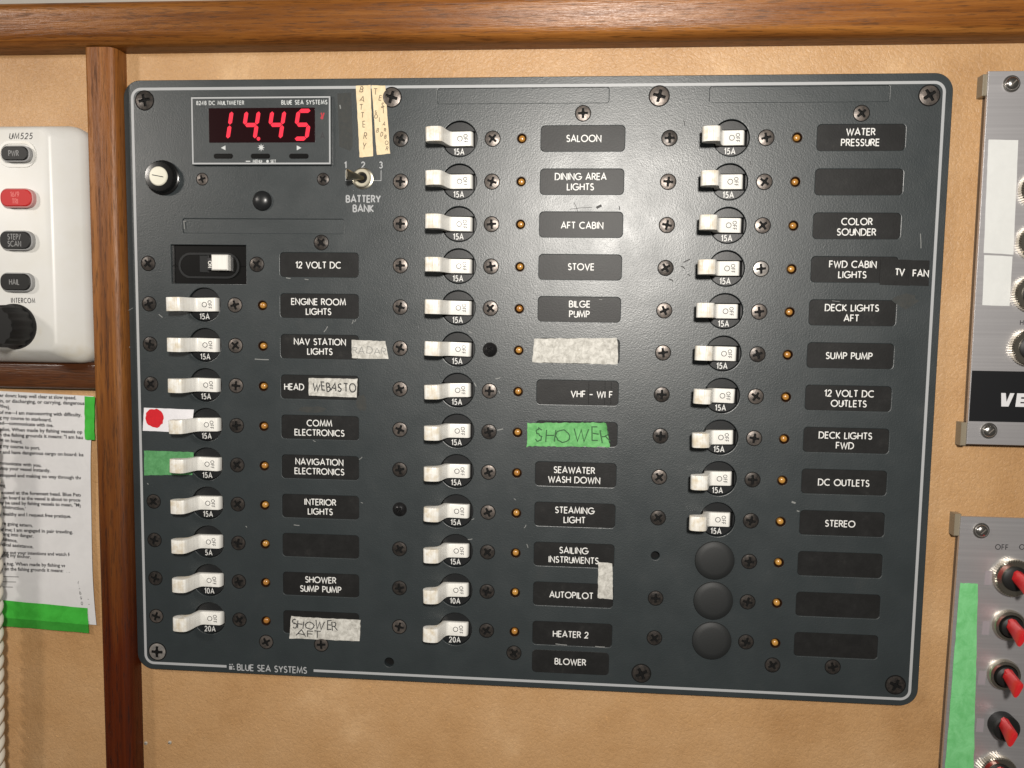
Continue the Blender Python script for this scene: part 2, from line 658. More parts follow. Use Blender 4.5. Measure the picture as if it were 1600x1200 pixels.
M_window = mat('display_window', (.012, .002, .003), .18)
M_digit = mat('lit_red_segment', (.3, .01, .02), .4, emit=(1.0, .015, .05), es=.85)
M_digit_dim = mat('dim_red_mark', (.3, .02, .03), .5, emit=(1.0, .02, .05), es=.12)
M_steel = mat('dull_steel', (.34, .32, .26), .3, 1.0)
M_wallscrew = mat('small_screw_head', (.5, .46, .40), .35, .3)
M_collar = mat('cream_collar', (.62, .58, .46), .3, .5)
M_fuse = mat('fuse_cap_disc', (.66, .64, .54), .4)

# ------------------------------------------------------------------ the setting
mb = MB()
mb.add([(-420, -480, -3.4), (420, -480, -3.4), (420, 120, -3.4), (-420, 120, -3.4)], [(0, 1, 2, 3)])
struct(mb.build('wall', M_wall))
mb = MB()
mb.add([(-420, 60.5, 1.0), (420, 60.5, 1.0), (420, 190, 24), (-420, 190, 24)], [(0, 1, 2, 3)])
struct(mb.build('ceiling', M_upper))


def extrude_profile(name, prof, a, b, axis, material, at):
    """prof: list of (across, h), swept along u (axis 0) or v (axis 1)."""
    mb = MB()
    n = len(prof)
    seg = 40
    vs = []
    for i in range(seg + 1):
        s = a + (b - a) * i / seg
        for c, h in prof:
            vs.append((s, c, h) if axis == 0 else (c, s, h))
    fs = []
    for i in range(seg):
        for j in range(n - 1):
            q = (i * n + j, (i + 1) * n + j, (i + 1) * n + j + 1, i * n + j + 1)
            fs.append(q if axis == 0 else tuple(reversed(q)))
    fs.append(tuple(range(n)))
    fs.append(tuple(seg * n + k for k in reversed(range(n))))
    vs = [(x - at[0], y - at[1], h - at[2]) for x, y, h in vs]
    mb.add(vs, fs)
    return mb.build(name, material, None, at, smooth=50)


beam = extrude_profile('wooden_beam', [(40.2, -3.4), (40.3, 3.5), (40.7, 5.4), (41.6, 7.2), (43.2, 8.4), (45.5, 9.2), (48.5, 9.9),
                                       (52, 10.6), (54.5, 11.0), (56, 11.0), (57.2, 10.6), (58.2, 9.6), (58.7, 8), (58.9, -3.4)],
                       -420, 420, 0, M_beam, (0, 40.2, -3.4))
tag(beam, 'glossy reddish brown wooden beam running along the top above the grey panel', 'wooden beam')
uL = P(147, 600, 6)[0]
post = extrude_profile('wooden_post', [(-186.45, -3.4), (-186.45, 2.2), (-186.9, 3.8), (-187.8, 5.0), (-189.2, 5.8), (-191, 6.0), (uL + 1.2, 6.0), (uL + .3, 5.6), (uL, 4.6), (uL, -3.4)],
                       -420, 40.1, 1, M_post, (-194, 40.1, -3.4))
tag(post, 'upright brown wooden post between the white radio and the grey switch panel', 'wooden post')
v1, v0 = P(70, 565, 2)[1], P(70, 607, 2)[1]
rail = extrude_profile('wooden_rail', [(v0, -3.4), (v0, 0.5), (v0 + .6, 1.6), (v0 + 2, 2), (v1 - 2, 2), (v1 - .6, 1.6), (v1, .5), (v1, -3.4)], -420, uL - .1, 0, M_rail, (-240, v0, -3.4))
tag(rail, 'short dark brown wooden rail below the white radio and above the printed sheet', 'wooden rail')

# ------------------------------------------------------------------ the switch panel
U0, U1, V0, V1 = -186.3, 185.7, -255.6, 27.1
PITCH = 19.05
COLX = (-120.9, 0.0, 120.9)
D_DISC, D_S1, D_S2 = -28.3, -55.3, -13.3
LX0, LX1, LH = 8.6, 45.9, 11.2

panel = empty('breaker_board', (0, V0, -3.2))
tag(panel, 'dark grey electrical switch panel with rows of white breaker toggles and a red digital meter', 'switch panel')

BV = .3
holes = []
breakers = []
RATE = [{4: '15A', 5: '15A', 6: '15A', 7: '15A', 8: '15A', 9: '15A', 10: '5A', 11: '10A', 12: '20A'},
        {**{r: '15A' for r in range(11)}, 11: '10A', 12: '20A'},
        {r: '15A' for r in range(10)}]
for c in range(3):
    for r, s in RATE[c].items():
        breakers.append((c, r, s))
        holes.append(circle(COLX[c] + D_DISC, -r * PITCH, 8.0 + BV, 40))
leds = [(0, r) for r in range(4, 13)] + [(c, r) for c in (1, 2) for r in range(13)]
for c, r in leds:
    holes.append(circle(COLX[c], -r * PITCH, 2.15 + BV, 20))
LABELS = [
    {3: ['12 VOLT DC'], 4: ['ENGINE ROOM', 'LIGHTS'], 5: ['NAV STATION', 'LIGHTS'], 6: ['HEAD'], 7: ['COMM', 'ELECTRONICS'],
     8: ['NAVIGATION', 'ELECTRONICS'], 9: ['INTERIOR', 'LIGHTS'], 10: [], 11: ['SHOWER', 'SUMP PUMP'], 12: []},
    {0: ['SALOON'], 1: ['DINING AREA', 'LIGHTS'], 2: ['AFT CABIN'], 3: ['STOVE'], 4: ['BILGE', 'PUMP'], 5: [], 6: ['VHF - WI F'], 7: [],
     8: ['SEAWATER', 'WASH DOWN'], 9: ['STEAMING', 'LIGHT'], 10: ['SAILING', 'INSTRUMENTS'], 11: ['AUTOPILOT'], 12: ['HEATER 2']},
    {0: ['WATER', 'PRESSURE'], 1: [], 2: ['COLOR', 'SOUNDER'], 3: ['FWD CABIN', 'LIGHTS'], 4: ['DECK LIGHTS', 'AFT'], 5: ['SUMP PUMP'],
     6: ['12 VOLT DC', 'OUTLETS'], 7: ['DECK LIGHTS', 'FWD'], 8: ['DC OUTLETS'], 9: ['STEREO'], 10: [], 11: [], 12: []}]
for c in range(3):
    for r in LABELS[c]:
        holes.append(rrect(COLX[c] + LX0 - BV, -r * PITCH - LH / 2 - BV, COLX[c] + LX1 + BV, -r * PITCH + LH / 2 + BV, 2.0))
SLOTS = [(-38.6, 15.6, 38.4, 22.2), (82.6, 15.3, 159.2, 22.0), (-159.0, -42.7, -81.9, -36.2)]
for s in SLOTS:
    holes.append(rrect(s[0] - BV, s[1] - BV, s[2] + BV, s[3] + BV, 1.2))
MAIN = (-165.2, -66.7, -128.3, -48.0)
holes.append([(MAIN[0], MAIN[1]), (MAIN[2], MAIN[1]), (MAIN[2], MAIN[3]), (MAIN[0], MAIN[3])])
holes.append(circle(64.9, -189.4, 2.3, 20))
hole2 = P(608, 1035)
holes.append(circle(hole2[0], hole2[1], 2.6, 20))
HN = [rrect(*P(330, 248), *P(367, 239), 1.2)]

cu = bpy.data.curves.new('faceplate', 'CURVE')
cu.dimensions = '2D'
cu.fill_mode = 'BOTH'
cu.extrude = (1.6 - BV) * MM
cu.bevel_depth = BV * MM
cu.bevel_resolution = 2


def spl(pts, base):
    s = cu.splines.new('POLY')
    s.points.add(len(pts) - 1)
    for p, (x, y) in zip(s.points, pts):
        p.co = ((x - base[0]) * MM, (y - base[1]) * MM, 0, 1)
    s.use_cyclic_u = True


FC = (0, -114.0)
spl(rrect(U0 + BV, V0 + BV, U1 - BV, V1 - BV, 7.6, 10), FC)
for hpts in holes:
    spl(hpts, FC)
tmp = bpy.data.objects.new('faceplate_curve', cu)
COL.objects.link(tmp)
dg = bpy.context.evaluated_depsgraph_get()
me = bpy.data.meshes.new_from_object(tmp.evaluated_get(dg))
bpy.data.objects.remove(tmp)
bpy.data.curves.remove(cu)
face = MB()
face.v = [(v.co.x / MM, v.co.y / MM, v.co.z / MM) for v in me.vertices]
face.f = [tuple(p.vertices) for p in me.polygons]
face.mi = [0] * len(face.f)
bpy.data.meshes.remove(me)
FH = 1.6  # local h of the front
# silk-screened line with its gap, maker's lettering and numerals, scratches: printed on the face, so they stay in its mesh
def fx(x, y):
    return (x - FC[0], y - FC[1])


ring = rrect(-182.1, -252.4, 182.0, 23.1, 4.2, 8)
gapL, gapR = P(354, 1043)[0], P(490, 1050)[0]
k0 = 27  # start of the lower right corner arc
seq = ring[27:] + ring[:27]
br = [fx(gapR, -252.4)] + [fx(*p) for p in seq] + [fx(gapL, -252.4)]
face.ribbon(br, 1.25, FH + .02, 1)
tx0 = P(371, 1045)[0]
tx1 = P(479, 1050)[0]
tw = text_width('BLUE SEA SYSTEMS', .22, 1.0)
cap = (tx1 - tx0) / tw
write(face, 'BLUE SEA SYSTEMS', *fx((tx0 + tx1) / 2, -252.5), cap, cap * .17, FH + .02, 1, gap=.22)
lx = P(362, 1044)[0]
for (a, b, c, d) in ((-1.3, -1.4, .3, .4), (-1.2, .9, -.5, 1.4), (.0, .9, .6, 1.5), (.7, -.1, 1.2, .5), (.7, -1.3, 1.6, -.8)):
    face.poly([fx(lx + a, -252.5 + b), fx(lx + c, -252.5 + b), fx(lx + c, -252.5 + d), fx(lx + a, -252.5 + d)], FH + .02, 1)
write(face, 'BATTERY', *fx(-72.7, -26.9), 2.95, .62, FH + .02, 1, gap=.24, sx=.95)
write(face, 'BANK', *fx(-72.7, -31.2), 2.95, .62, FH + .02, 1, gap=.24, sx=.95)
for ch, x in (('1', -81.0), ('2', -72.8), ('3', -64.5)):
    write(face, ch, *fx(x, -11.6), 2.7, .5, FH + .02, 1)
face.ribbon([fx(-81, -14), fx(-81, -18.6), fx(-77.5, -18.6)], .25, FH + .02, 1)
face.ribbon([fx(-64.4, -14), fx(-64.4, -18.6), fx(-68.3, -18.6)], .25, FH + .02, 1)
# chips and scuffs
for (x0, y0, x1, y1, wd) in ((287, 345, 288, 358, .5), (288, 346, 291, 345, .4), (398, 561, 420, 562, .55), (512, 510, 506, 519, .45), (552, 500, 550, 506, .4), (554, 503, 556, 499, .35),
                             (248, 491, 254, 496, .5), (447, 434, 454, 435, .5), (476, 436, 482, 437, .4), (1438, 365, 1439, 388, .4), (741, 810, 737, 812, .4),
                             (732, 518, 738, 520, .4), (774, 592, 782, 590, .5), (777, 672, 786, 670, .6), (741, 598, 744, 604, .5), (779, 610, 781, 615, .45), (803, 779, 806, 781, .4),
                             (819, 825, 822, 820, .4), (823, 850, 825, 856, .4), (459, 820, 468, 821, .5), (561, 718, 566, 714, .35), (564, 785, 567, 786, .4), (489, 688, 493, 690, .4),
                             (531, 164, 532, 170, .7), (1237, 784, 1243, 786, 1.0), (1245, 798, 1249, 799, .6), (384, 822, 386, 824, .5), (230, 755, 232, 757, .5), (731, 843, 738, 842, .5),
                             (1300, 470, 1312, 471, .25), (1108, 738, 1112, 739, .3), (936, 468, 941, 468, .3), (868, 1006, 886, 1008, .5), (930, 1010, 945, 1011, .5), (198, 540, 203, 543, .9), (196, 487, 208, 481, .25)):
    a, b = P(x0, y0), P(x1, y1)
    face.ribbon([fx(*a), fx((a[0] + b[0]) / 2 + .1, (a[1] + b[1]) / 2 - .08), fx(*b)], wd * .8, FH + .03, 2)
for (x0, y0, x1, y1, wd) in ((932, 325, 940, 321, 1.1), (967, 322, 968, 328, .4), (897, 317, 903, 332, .22), (890, 327, 925, 324, .2), (1068, 188, 1070, 196, .35), (1172, 252, 1173, 258, .3),
                             (1068, 410, 1078, 405, .5), (1064, 416, 1070, 420, .5), (1045, 436, 1052, 440, .5), (1074, 429, 1078, 431, .4)):
    a, b = P(x0, y0), P(x1, y1)
    face.ribbon([fx(*a), fx((a[0] + b[0]) / 2 + .2, (a[1] + b[1]) / 2 + .2), fx(*b)], wd, FH + .03, 3)
def blot(px, py, rx, ry, sd, mi_):
    rr_ = random.Random(sd)
    c_ = P(px, py)
    face.poly([fx(c_[0] + rx * (1 + rr_.uniform(-.2, .2)) * math.cos(a_ * math.pi / 8), c_[1] + ry * (1 + rr_.uniform(-.2, .2)) * math.sin(a_ * math.pi / 8)) for a_ in range(16)], FH + .012, mi_)


a_ = [P(*q) for q in ((527, 146), (549, 145), (551, 228), (547, 236), (530, 229), (529, 190))]
face.poly([fx(*q) for q in a_[::-1]], FH + .012, 4)
blot(488, 640, 7, 1.6, 1, 4)
blot(1415, 470, 5, 3.2, 2, 4)
blot(565, 630, 2.5, 4, 3, 4)
face_obj = face.build('faceplate', [M_panel, M_grey_print, M_scratch, M_darkmark, M_residue], panel, (FC[0], FC[1], -1.6), smooth=25)

# header slots: shallow sunk strips
for s in SLOTS:
    mb = MB()
    cx, cy = (s[0] + s[2]) / 2, (s[1] + s[3]) / 2
    mb.prism(rrect(s[0] - cx, s[1] - cy, s[2] - cx, s[3] - cy, 1.0), -2.6, -.5)
    mb.build('title_strip', M_panel, panel, (cx, cy, 0))

# label plates
CAPH, LPITCH, STK = 2.76, 4.55, .46
for c in range(3):
    for r, lines in LABELS[c].items():
        cx, cy = COLX[c] + (LX0 + LX1) / 2, -r * PITCH
        mb = MB()
        hw = (LX1 - LX0) / 2
        mb.prism(rrect(-hw, -LH / 2, hw, LH / 2, 1.9), -2.6, -.3)
        lr = random.Random(c * 20 + r)
        y = (len(lines) - 1) * LPITCH / 2
        ox = {(0, 6): None, (1, 6): 4.6}.get((c, r), lr.uniform(-.8, .6))
        oy = lr.uniform(-.35, .25)
        for ln in lines:
            if (c, r) == (0, 6):
                write(mb, ln, -hw + 1.6, 0, CAPH, STK, -.26, 1, align='l')
            elif (c, r) == (1, 6):
                write(mb, ln, 6.6, -.6, CAPH, STK, -.26, 1)
                for xx in (5.2, 12.6, 15.4):
                    mb.ribbon([(xx, -LH / 2 + .2), (xx, LH / 2 - .2)], .18, -.27, 2)
            else:
                write(mb, ln, ox, y + oy, CAPH, STK, -.26, 1)
            y -= LPITCH
        o = mb.build('label_plate', [M_label, M_print, M_dark], panel, (cx, cy, 0), smooth=0)
mb = MB()
bx0, by0 = P(831, 1050)[0], P(890, 1052)[1]
bx1, by1 = P(951, 1050)[0], P(890, 1017)[1]
bcx, bcy = (bx0 + bx1) / 2, (by0 + by1) / 2
mb.prism(rrect(bx0 - bcx, by0 - bcy, bx1 - bcx, by1 - bcy, 2.0), 0, .35, 0, inset=.1)
write(mb, 'BLOWER', 0, .3, CAPH, STK, .4, 1)
mb.build('label_plate', [M_label, M_print], panel, (bcx, bcy, 0), smooth=0)

# circuit breakers
def seg_cap(mb, r, y0, up, h, mat=0, drop=2.5):
    a = math.degrees(math.asin(y0 / r))
    pts = circle(0, 0, r, 20, a, 180 - a)
    if not up:
        pts = [(x, -y) for x, y in pts][::-1]
    mb.prism(pts, h - drop, h, mat, inset=.25)


def breaker_mesh(rating):
    mb = MB()
    R = 7.75
    seg_cap(mb, R, 3.5, True, -.9)
    seg_cap(mb, R, 3.5, False, -.9)
    rp = [(7.0, -3.45)] + [(x, y) for x, y in circle(0, 0, R, 8, -26.6, 26.6)] + [(7.0, 3.45)]
    mb.prism(rp, -3, -1.1, 0)
    mb.prism(circle(0, 0, 8.3, 32), -9, -3.3, 1)
    mb.ribbon([(7.0, .2), (7.7, .2)], .25, -1.05, 0)
    write(mb, rating, -.3, -5.55, 2.45, .40, -.86, 2, gap=.27, sx=.84)
    return mb


TOGP = [(6.1, -4), (6.0, -1.6), (5.7, -.6), (5.0, .1), (-3.2, .2), (-4.1, .8), (-5.0, 3.0), (-6.0, 7.4), (-6.8, 9.1), (-8.0, 9.8), (-10.2, 10.0), (-12.5, 9.7), (-13.7, 9.0),
        (-14.1, 8.0), (-14.0, 6.6), (-13.2, 5.5), (-11.6, 4.8), (-9.4, 4.7), (-8.0, 4.0), (-6.9, 1.0), (-6.1, -4)]


def toggle_mesh():
    mb = MB()
    hw = 3.25
    n = len(TOGP)
    vs = [(u, -hw, h) for u, h in TOGP] + [(u, hw, h) for u, h in TOGP]
    fs = [tuple(reversed(range(n))), tuple(n + i for i in range(n))]
    for i in range(n):
        j = (i + 1) % n
        fs.append((i, j, n + j, n + i))
    mb.add(vs, fs)
    return mb


def toggle_base():
    # body bevelled first, lettering added afterwards so it stays crisp
    o = toggle_mesh().build('toggle', [M_toggle], None, (0, 0, 0), smooth=40, bevel=.38)
    me = o.data
    mb = MB()
    mb.v = [(v.co.x / MM, v.co.z / MM, -v.co.y / MM) for v in me.vertices]
    mb.f = [tuple(p.vertices) for p in me.polygons]
    mb.mi = [0] * len(mb.f)
    COL.objects.unlink(o)
    bpy.data.objects.remove(o)
    bpy.data.meshes.remove(me)
    mb.ribbon(circ_(.15, 0, 1.1, 1.1, 18), .28, 0.225, 1)
    write(mb, 'OFF', 2.75, 0, 1.6, .25, 0.225, 1, gap=.34, sx=.85, rot=-90)
    return mb


bmesh_of, first_toggle = {}, None
for c, r, s in breakers:
    at = (COLX[c] + D_DISC, -r * PITCH, 0)
    if s not in bmesh_of:
        o = breaker_mesh(s).build('circuit_breaker', [M_black_plastic, M_dark, M_print], panel, at, smooth=30)
        bmesh_of[s] = o
    else:
        o = copy_to(bmesh_of[s], panel, at)
    jr = random.Random(c * 31 + r)
    if first_toggle is None:
        first_toggle = tg = toggle_base().build('toggle', [M_toggle, M_mark], o, at, smooth=40)
    else:
        tg = copy_to(first_toggle, o, at)
    tg.rotation_euler = (jr.uniform(-.022, .026), jr.uniform(-.03, .03), 0)

# blank plugs
first = None
for r in (10, 11, 12):
    at = (COLX[2] - 29.0, -r * PITCH, 0)
    if first is None:
        mb = MB()
        mb.lathe([(9.0, 0), (9.0, .5), (8.7, .85), (6, 1.25), (3, 1.45), (.6, 1.5)], 40)
        first = mb.build('blank_plug', M_satin_black, panel, at, smooth=50)
    else:
        copy_to(first, panel, at)

# indicator lamps
first = None
for c, r in leds:
    at = (COLX[c], -r * PITCH, 0)
    if first is None:
        mb = MB()
        mb.lathe([(2.4, .03), (2.15, .04), (1.95, -.6), (1.75, -1.6), (1.3, -1.9)], 20, 1, cap=False)
        mb.lathe([(1.45, -2.2), (1.45, -.5), (1.36, -.1), (1.05, .22), (.6, .4), (.2, .45)], 20, 0)
        first = mb.build('indicator_lamp', [M_lamp, M_lamp_cup], panel, at, smooth=50)
    else:
        copy_to(first, panel, at)


# screws: domed heads with a sunk cross
def screw_mesh(R, dome, arm, wid, depth, rim=True):
    mb = MB()
    k = wid / 2
    cross = []
    for q in range(4):
        ca, sa = [(1, 0), (0, 1), (-1, 0), (0, -1)][q]
        for x, y in ((k, -k), (arm, -k * .8), (arm, k * .8)):
            cross.append((x * ca - y * sa, x * sa + y * ca))
    n = len(cross)
    outer = [(R * .97 * math.cos(math.atan2(y, x)), R * .97 * math.sin(math.atan2(y, x))) for x, y in cross]
    ht = lambda rr: dome * (1 - .75 * (rr / R) ** 2)
    vs = [(x, y, ht(math.hypot(x, y))) for x, y in cross]
    mid = []
    for (x, y), (ox, oy) in zip(cross, outer):
        mx, my = (x + ox) / 2, (y + oy) / 2
        mid.append((mx, my, ht(math.hypot(mx, my))))
    vs += mid
    fs = []
    for i in range(n):
        j = (i + 1) % n
        fs.append((i, n + i, n + j, j))
    mb.add(vs, fs)
    # out to a round rim
    m2 = 24
    def ringv(rr, h):
        return [(rr * math.cos(2 * math.pi * i / m2 - math.pi / 12), rr * math.sin(2 * math.pi * i / m2 - math.pi / 12), h) for i in range(m2)]
    bm_r = [ringv(R * .72, ht(R * .72) - .02), ringv(R * .9, ht(R * .9)), ringv(R, dome * .08), ringv(R, -.5)]
    mb.loft(bm_r[::-1], 0, cap=True)
    # walls and floor of the cross
    fl = [(x * .7, y * .7, dome - depth) for x, y in cross]
    vs = [(x, y, ht(math.hypot(x, y)) + .03) for x, y in cross] + fl
    fs = [(i, (i + 1) % n, n + (i + 1) % n, n + i) for i in range(n)] + [tuple(n + i for i in range(n))]
    mb.add(vs, fs, 1)
    return mb


def screw_mesh2(R, dome, arm, wid):
    """Head as polar grid; the cross is pressed in."""
    mb = MB()
    na = 72
    k = wid / 2
    vs, fs, ms = [(0, 0, max(.05, dome - .6))], [], []
    rads = [.1, .2, .3, .4, .5, .57, .63, .69, .75, .85, .94, 1.0]
    for q, f in enumerate(rads):
        rr = R * f
        for i in range(na):
            a = 2 * math.pi * i / na
            x, y = rr * math.cos(a), rr * math.sin(a)
            h = dome * (1 - .8 * f * f)
            ins = (abs(x) < k and abs(y) < arm) or (abs(y) < k and abs(x) < arm)
            if ins:
                h -= .9 * max(0.25, 1 - rr / arm * .55)
            vs.append((x, y, max(h, .05)))
    for i in range(na):
        fs.append((0, 1 + i, 1 + (i + 1) % na))
    for q in range(len(rads) - 1):
        for i in range(na):
            j = (i + 1) % na
            b0, b1 = 1 + q * na, 1 + (q + 1) * na
            fs.append((b0 + i, b1 + i, b1 + j, b0 + j))
    b = 1 + (len(rads) - 1) * na
    o = len(vs)
    vs += [(R * 1.0 * math.cos(2 * math.pi * i / na), R * 1.0 * math.sin(2 * math.pi * i / na), -.4) for i in range(na)]
    for i in range(na):
        j = (i + 1) % na
        fs.append((b + i, o + i, o + j, b + j))
    dark = []
    for f in fs:
        dark.append(any(vs[i][2] < dome * (1 - .8 * (math.hypot(vs[i][0], vs[i][1]) / R) ** 2) - .1 for i in f if i < o) and all(i < o for i in f))
    mb.add(vs, [f for f, d in zip(fs, dark) if not d], 0)
    mb.add(vs, [f for f, d in zip(fs, dark) if d], 1)
    # seat: thin dark ring round the head, countersink shade put into colour
    mb.lathe([(R * 1.14, .02), (R * .99, .05)], 32, 1, cap=False)
    return mb


screws = []
for c in range(3):
    for r in range(13):
        if c == 0 and r < 3:
            continue
        if not (c == 0 and r in (7, 8)) and not (c == 2 and r == 10) and not (c == 1 and r == 9):
            screws.append((COLX[c] + D_S1, -r * PITCH, 3.2))
        if c == 0 and r == 3:
            screws.append((-123.4, -r * PITCH, 3.2))
        elif not (c == 1 and r == 5):
            screws.append((COLX[c] + D_S2, -r * PITCH, 3.2))
for q in ((911, 177), (1346, 177), (502, 379), (416, 1003), (502, 1007), (803, 1020), (1207, 1039), (1301, 1042)):
    screws.append((*P(*q), 3.2))
screws += [(-149.1, -18, 2.6), (-91.5, -18, 2.6)]
for q in ((612, 152), (1030, 150), (1452, 149), (226, 157), (246, 1018), (1002, 1052), (1399, 1070)):
    screws.append((*P(*q), 4.1))
proto = {}
for i, (x, y, R) in enumerate(screws):
    jr = random.Random(i * 7 + 3)
    near = math.hypot(x - 50, y + 20)
    k = 0 if jr.random() < .62 else 1
    if x > -60 and y > -120 and jr.random() < .55:  # extra lighter heads round the lamp highlight: its brightness put into the colour
        k = 1
    if abs(x - (COLX[2] + D_S2)) < 1 and abs(y + 3 * PITCH) < 1:
        k = 2
    if R > 4 and x < -150 and y < -200:
        k = 2
    key = (R, k)
    if key not in proto:
        o = screw_mesh2(R, .42 if R < 4 else .6, R * .66, R * .26).build('screw', [M_screw[k], M_dark], panel, (x, y, 0), smooth=32)
        proto[key] = o
    else:
        o = copy_to(proto[key], panel, (x, y, 0))
    o.rotation_euler = (0, jr.uniform(0, math.pi / 2), 0)
# two newer glossy black screws
for (x, y) in ((COLX[1] + D_S2, -5 * PITCH), (COLX[1] + D_S1, -9 * PITCH)):
    o = screw_mesh2(3.0, 1.9, 1.3, .8).build('screw', [M_new_screw, M_dark], panel, (x, y, 0), smooth=40)
    o.rotation_euler = (0, .6, 0)
    o['label'] = 'glossy black domed screw'
# black discs added at the bottom of the empty screw holes, as their shade
mb = MB()
mb.prism(circle(0, 0, 2.5, 16), -3.2, -2.9)
mb.build('hole_shade_disc', M_dark, panel, (64.9, -189.4, 0))
copy_to(bpy.data.objects['hole_shade_disc'], panel, (hole2[0], hole2[1], 0))

# main breaker
mcx, mcy = (MAIN[0] + MAIN[2]) / 2, (MAIN[1] + MAIN[3]) / 2
mb = MB()
hw, hh = (MAIN[2] - MAIN[0]) / 2, (MAIN[3] - MAIN[1]) / 2
mb.box(-hw + .1, -hh + .1, hw - .1, hh - .1, -3.1, -1.6)
st = rrect(-14.6, -6.0, 14.0, 5.0, 5.4, 8)
mb.ribbon(st + [st[0]], 1.0, -.9, 1)
st2 = rrect(-14.3, -5.7, 13.7, 4.7, 5.2, 8)
mb.prism(st2, -1.6, -1.0, 0, inset=.3)
mb.ribbon([(-hw + .3, -.6), (hw - .3, -.6)], .2, -.97, 0)
mbk = mb.build('main_breaker', [M_gloss_black, M_black_plastic], panel, (mcx, mcy, 0), smooth=30)
mb = MB()
mb.box(-3.6, -3.6, 4.4, 3.6, -1, 2.2, 0, inset=.5)
mb.box(-6.3, -3.4, -3.7, 2.2, -1, .4, 1, inset=.2)
mb.box(-10.6, -4.6, -6.4, 3.4, -1, -.5, 2, inset=.2)
write(mb, 'ON', -5.0, -.8, 1.5, .3, .45, 0, rot=-90, gap=.25)
c0 = P(343, 410, 2)
mb.build('toggle', [M_toggle, M_mark, M_black_plastic], mbk, (c0[0] - .4, c0[1], 0), smooth=30)

# multimeter
X0, X1, Y0, Y1 = -153.3, -87.1, -11.9, 19.1
mx, my = (X0 + X1) / 2, (Y0 + Y1) / 2
mb = MB()
hw, hh = (X1 - X0) / 2, (Y1 - Y0) / 2
mb.prism(rrect(-hw, -hh, hw, hh, .6, 3), 0, 1.6, 0, inset=.3)
sq = [(-hw + .7, -hh + .7), (hw - .7, -hh + .7), (hw - .7, hh - .7), (-hw + .7, hh - .7), (-hw + .7, -hh + .7)]
mb.ribbon(sq, .7, 1.62, 1)
def mt_(px, py, h=1.65):
    p = P(px, py, h)
    return p[0] - mx, p[1] - my
a, b = mt_(307, 161), mt_(381, 161)
cap = (b[0] - a[0]) / text_width('8248 DC MULTIMETER', .3, .9)
write(mb, '8248 DC MULTIMETER', (a[0] + b[0]) / 2, a[1], cap, cap * .2, 1.63, 2, gap=.3, sx=.9)
a, b = mt_(440, 160), mt_(511, 160)
cap = (b[0] - a[0]) / text_width('BLUE SEA SYSTEMS', .3, .9)
write(mb, 'BLUE SEA SYSTEMS', (a[0] + b[0]) / 2, a[1], cap, cap * .2, 1.63, 2, gap=.3, sx=.9)
p = mt_(349, 231)
mb.poly([(p[0] - 1.2, p[1]), (p[0] + 1, p[1] - 1.1), (p[0] + 1, p[1] + 1.1)], 1.63, 2)
p = mt_(467, 231)
mb.poly([(p[0] + 1.2, p[1]), (p[0] - 1, p[1] + 1.1), (p[0] - 1, p[1] - 1.1)], 1.63, 2)
p = mt_(408, 230.5)
star = []
for i in range(16):
    rr = 1.8 if i % 2 == 0 else .75
    star.append((p[0] + rr * math.cos(i * math.pi / 8), p[1] + rr * math.sin(i * math.pi / 8)))
mb.poly(star, 1.63, 2)
a, b = mt_(384, 252), mt_(391, 252)
mb.ribbon([a, b], .45, 1.63, 2)
write(mb, 'MENU', *mt_(402, 252), 1.2, .26, 1.63, 2, gap=.25)
mb.poly(circle(*mt_(418, 252), .65, 12), 1.63, 2)
write(mb, 'SET', *mt_(427, 252), 1.2, .26, 1.63, 2, gap=.25)
write(mb, 'A', *mt_(504, 212), 2.5, .5, 1.63, 3, sx=.9)
write(mb, 'V', *mt_(504, 180), 2.2, .7, 1.63, 4, sx=.8)
mb.poly(circle(*mt_(503, 184), .7, 12), 1.645, 4)
meter = mb.build('multimeter', [M_panel, M_grey_print, M_white_print_dim, M_mark, M_digit_dim], panel, (mx, my, 0), smooth=30)
d0, d1 = mt_(327, 223), mt_(492, 168)
mb = MB()
mb.prism(rrect(d0[0], d0[1], d1[0], d1[1], .3, 3), 1.0, 1.7)
mb.build('display_window', M_window, meter, (mx, my, 0), smooth=0)
SEGS = {'1': 'bc', '4': 'fgbc', '5': 'afgcd'}
def seg_poly(s, W_, H_, t):
    g = .18
    H2 = H_ / 2
    def hs(y):
        return [(g, y), (t * .5 + g, y - t / 2), (W_ - t * .5 - g, y - t / 2), (W_ - g, y), (W_ - t * .5 - g, y + t / 2), (t * .5 + g, y + t / 2)]
    def vs_(x, y0, y1):
        return [(x, y0 + g), (x + t / 2, y0 + t * .45 + g), (x + t / 2, y1 - t * .45 - g), (x, y1 - g), (x - t / 2, y1 - t * .45 - g), (x - t / 2, y0 + t * .45 + g)]
    return {'a': hs(H_), 'g': hs(H2), 'd': hs(0), 'b': vs_(W_, H2, H_), 'c': vs_(W_, 0, H2), 'f': vs_(0, H2, H_), 'e': vs_(0, 0, H2)}[s]
mb = MB()
DH = 14.0 - 1.55
shx = .17
yb = mt_(380, 218)[1]
for ch, pxr in (('1', 356), ('4', 398), ('4', 438), ('5', 479)):
    xb = mt_(pxr, 218)[0]    # foot of the right-hand stroke
    for s in SEGS[ch]:
        pl = seg_poly(s, 5.7, 12.4, 1.85)
        mb.poly([(xb - 5.7 + x + shx * y, yb + .3 + y) for x, y in pl], 1.74, 0)
mb.poly(circle(mt_(404, 218)[0], yb + .3, .85, 14), 1.74, 0)
mb.build('digits', M_digit, meter, (mx, my, 0), smooth=0)
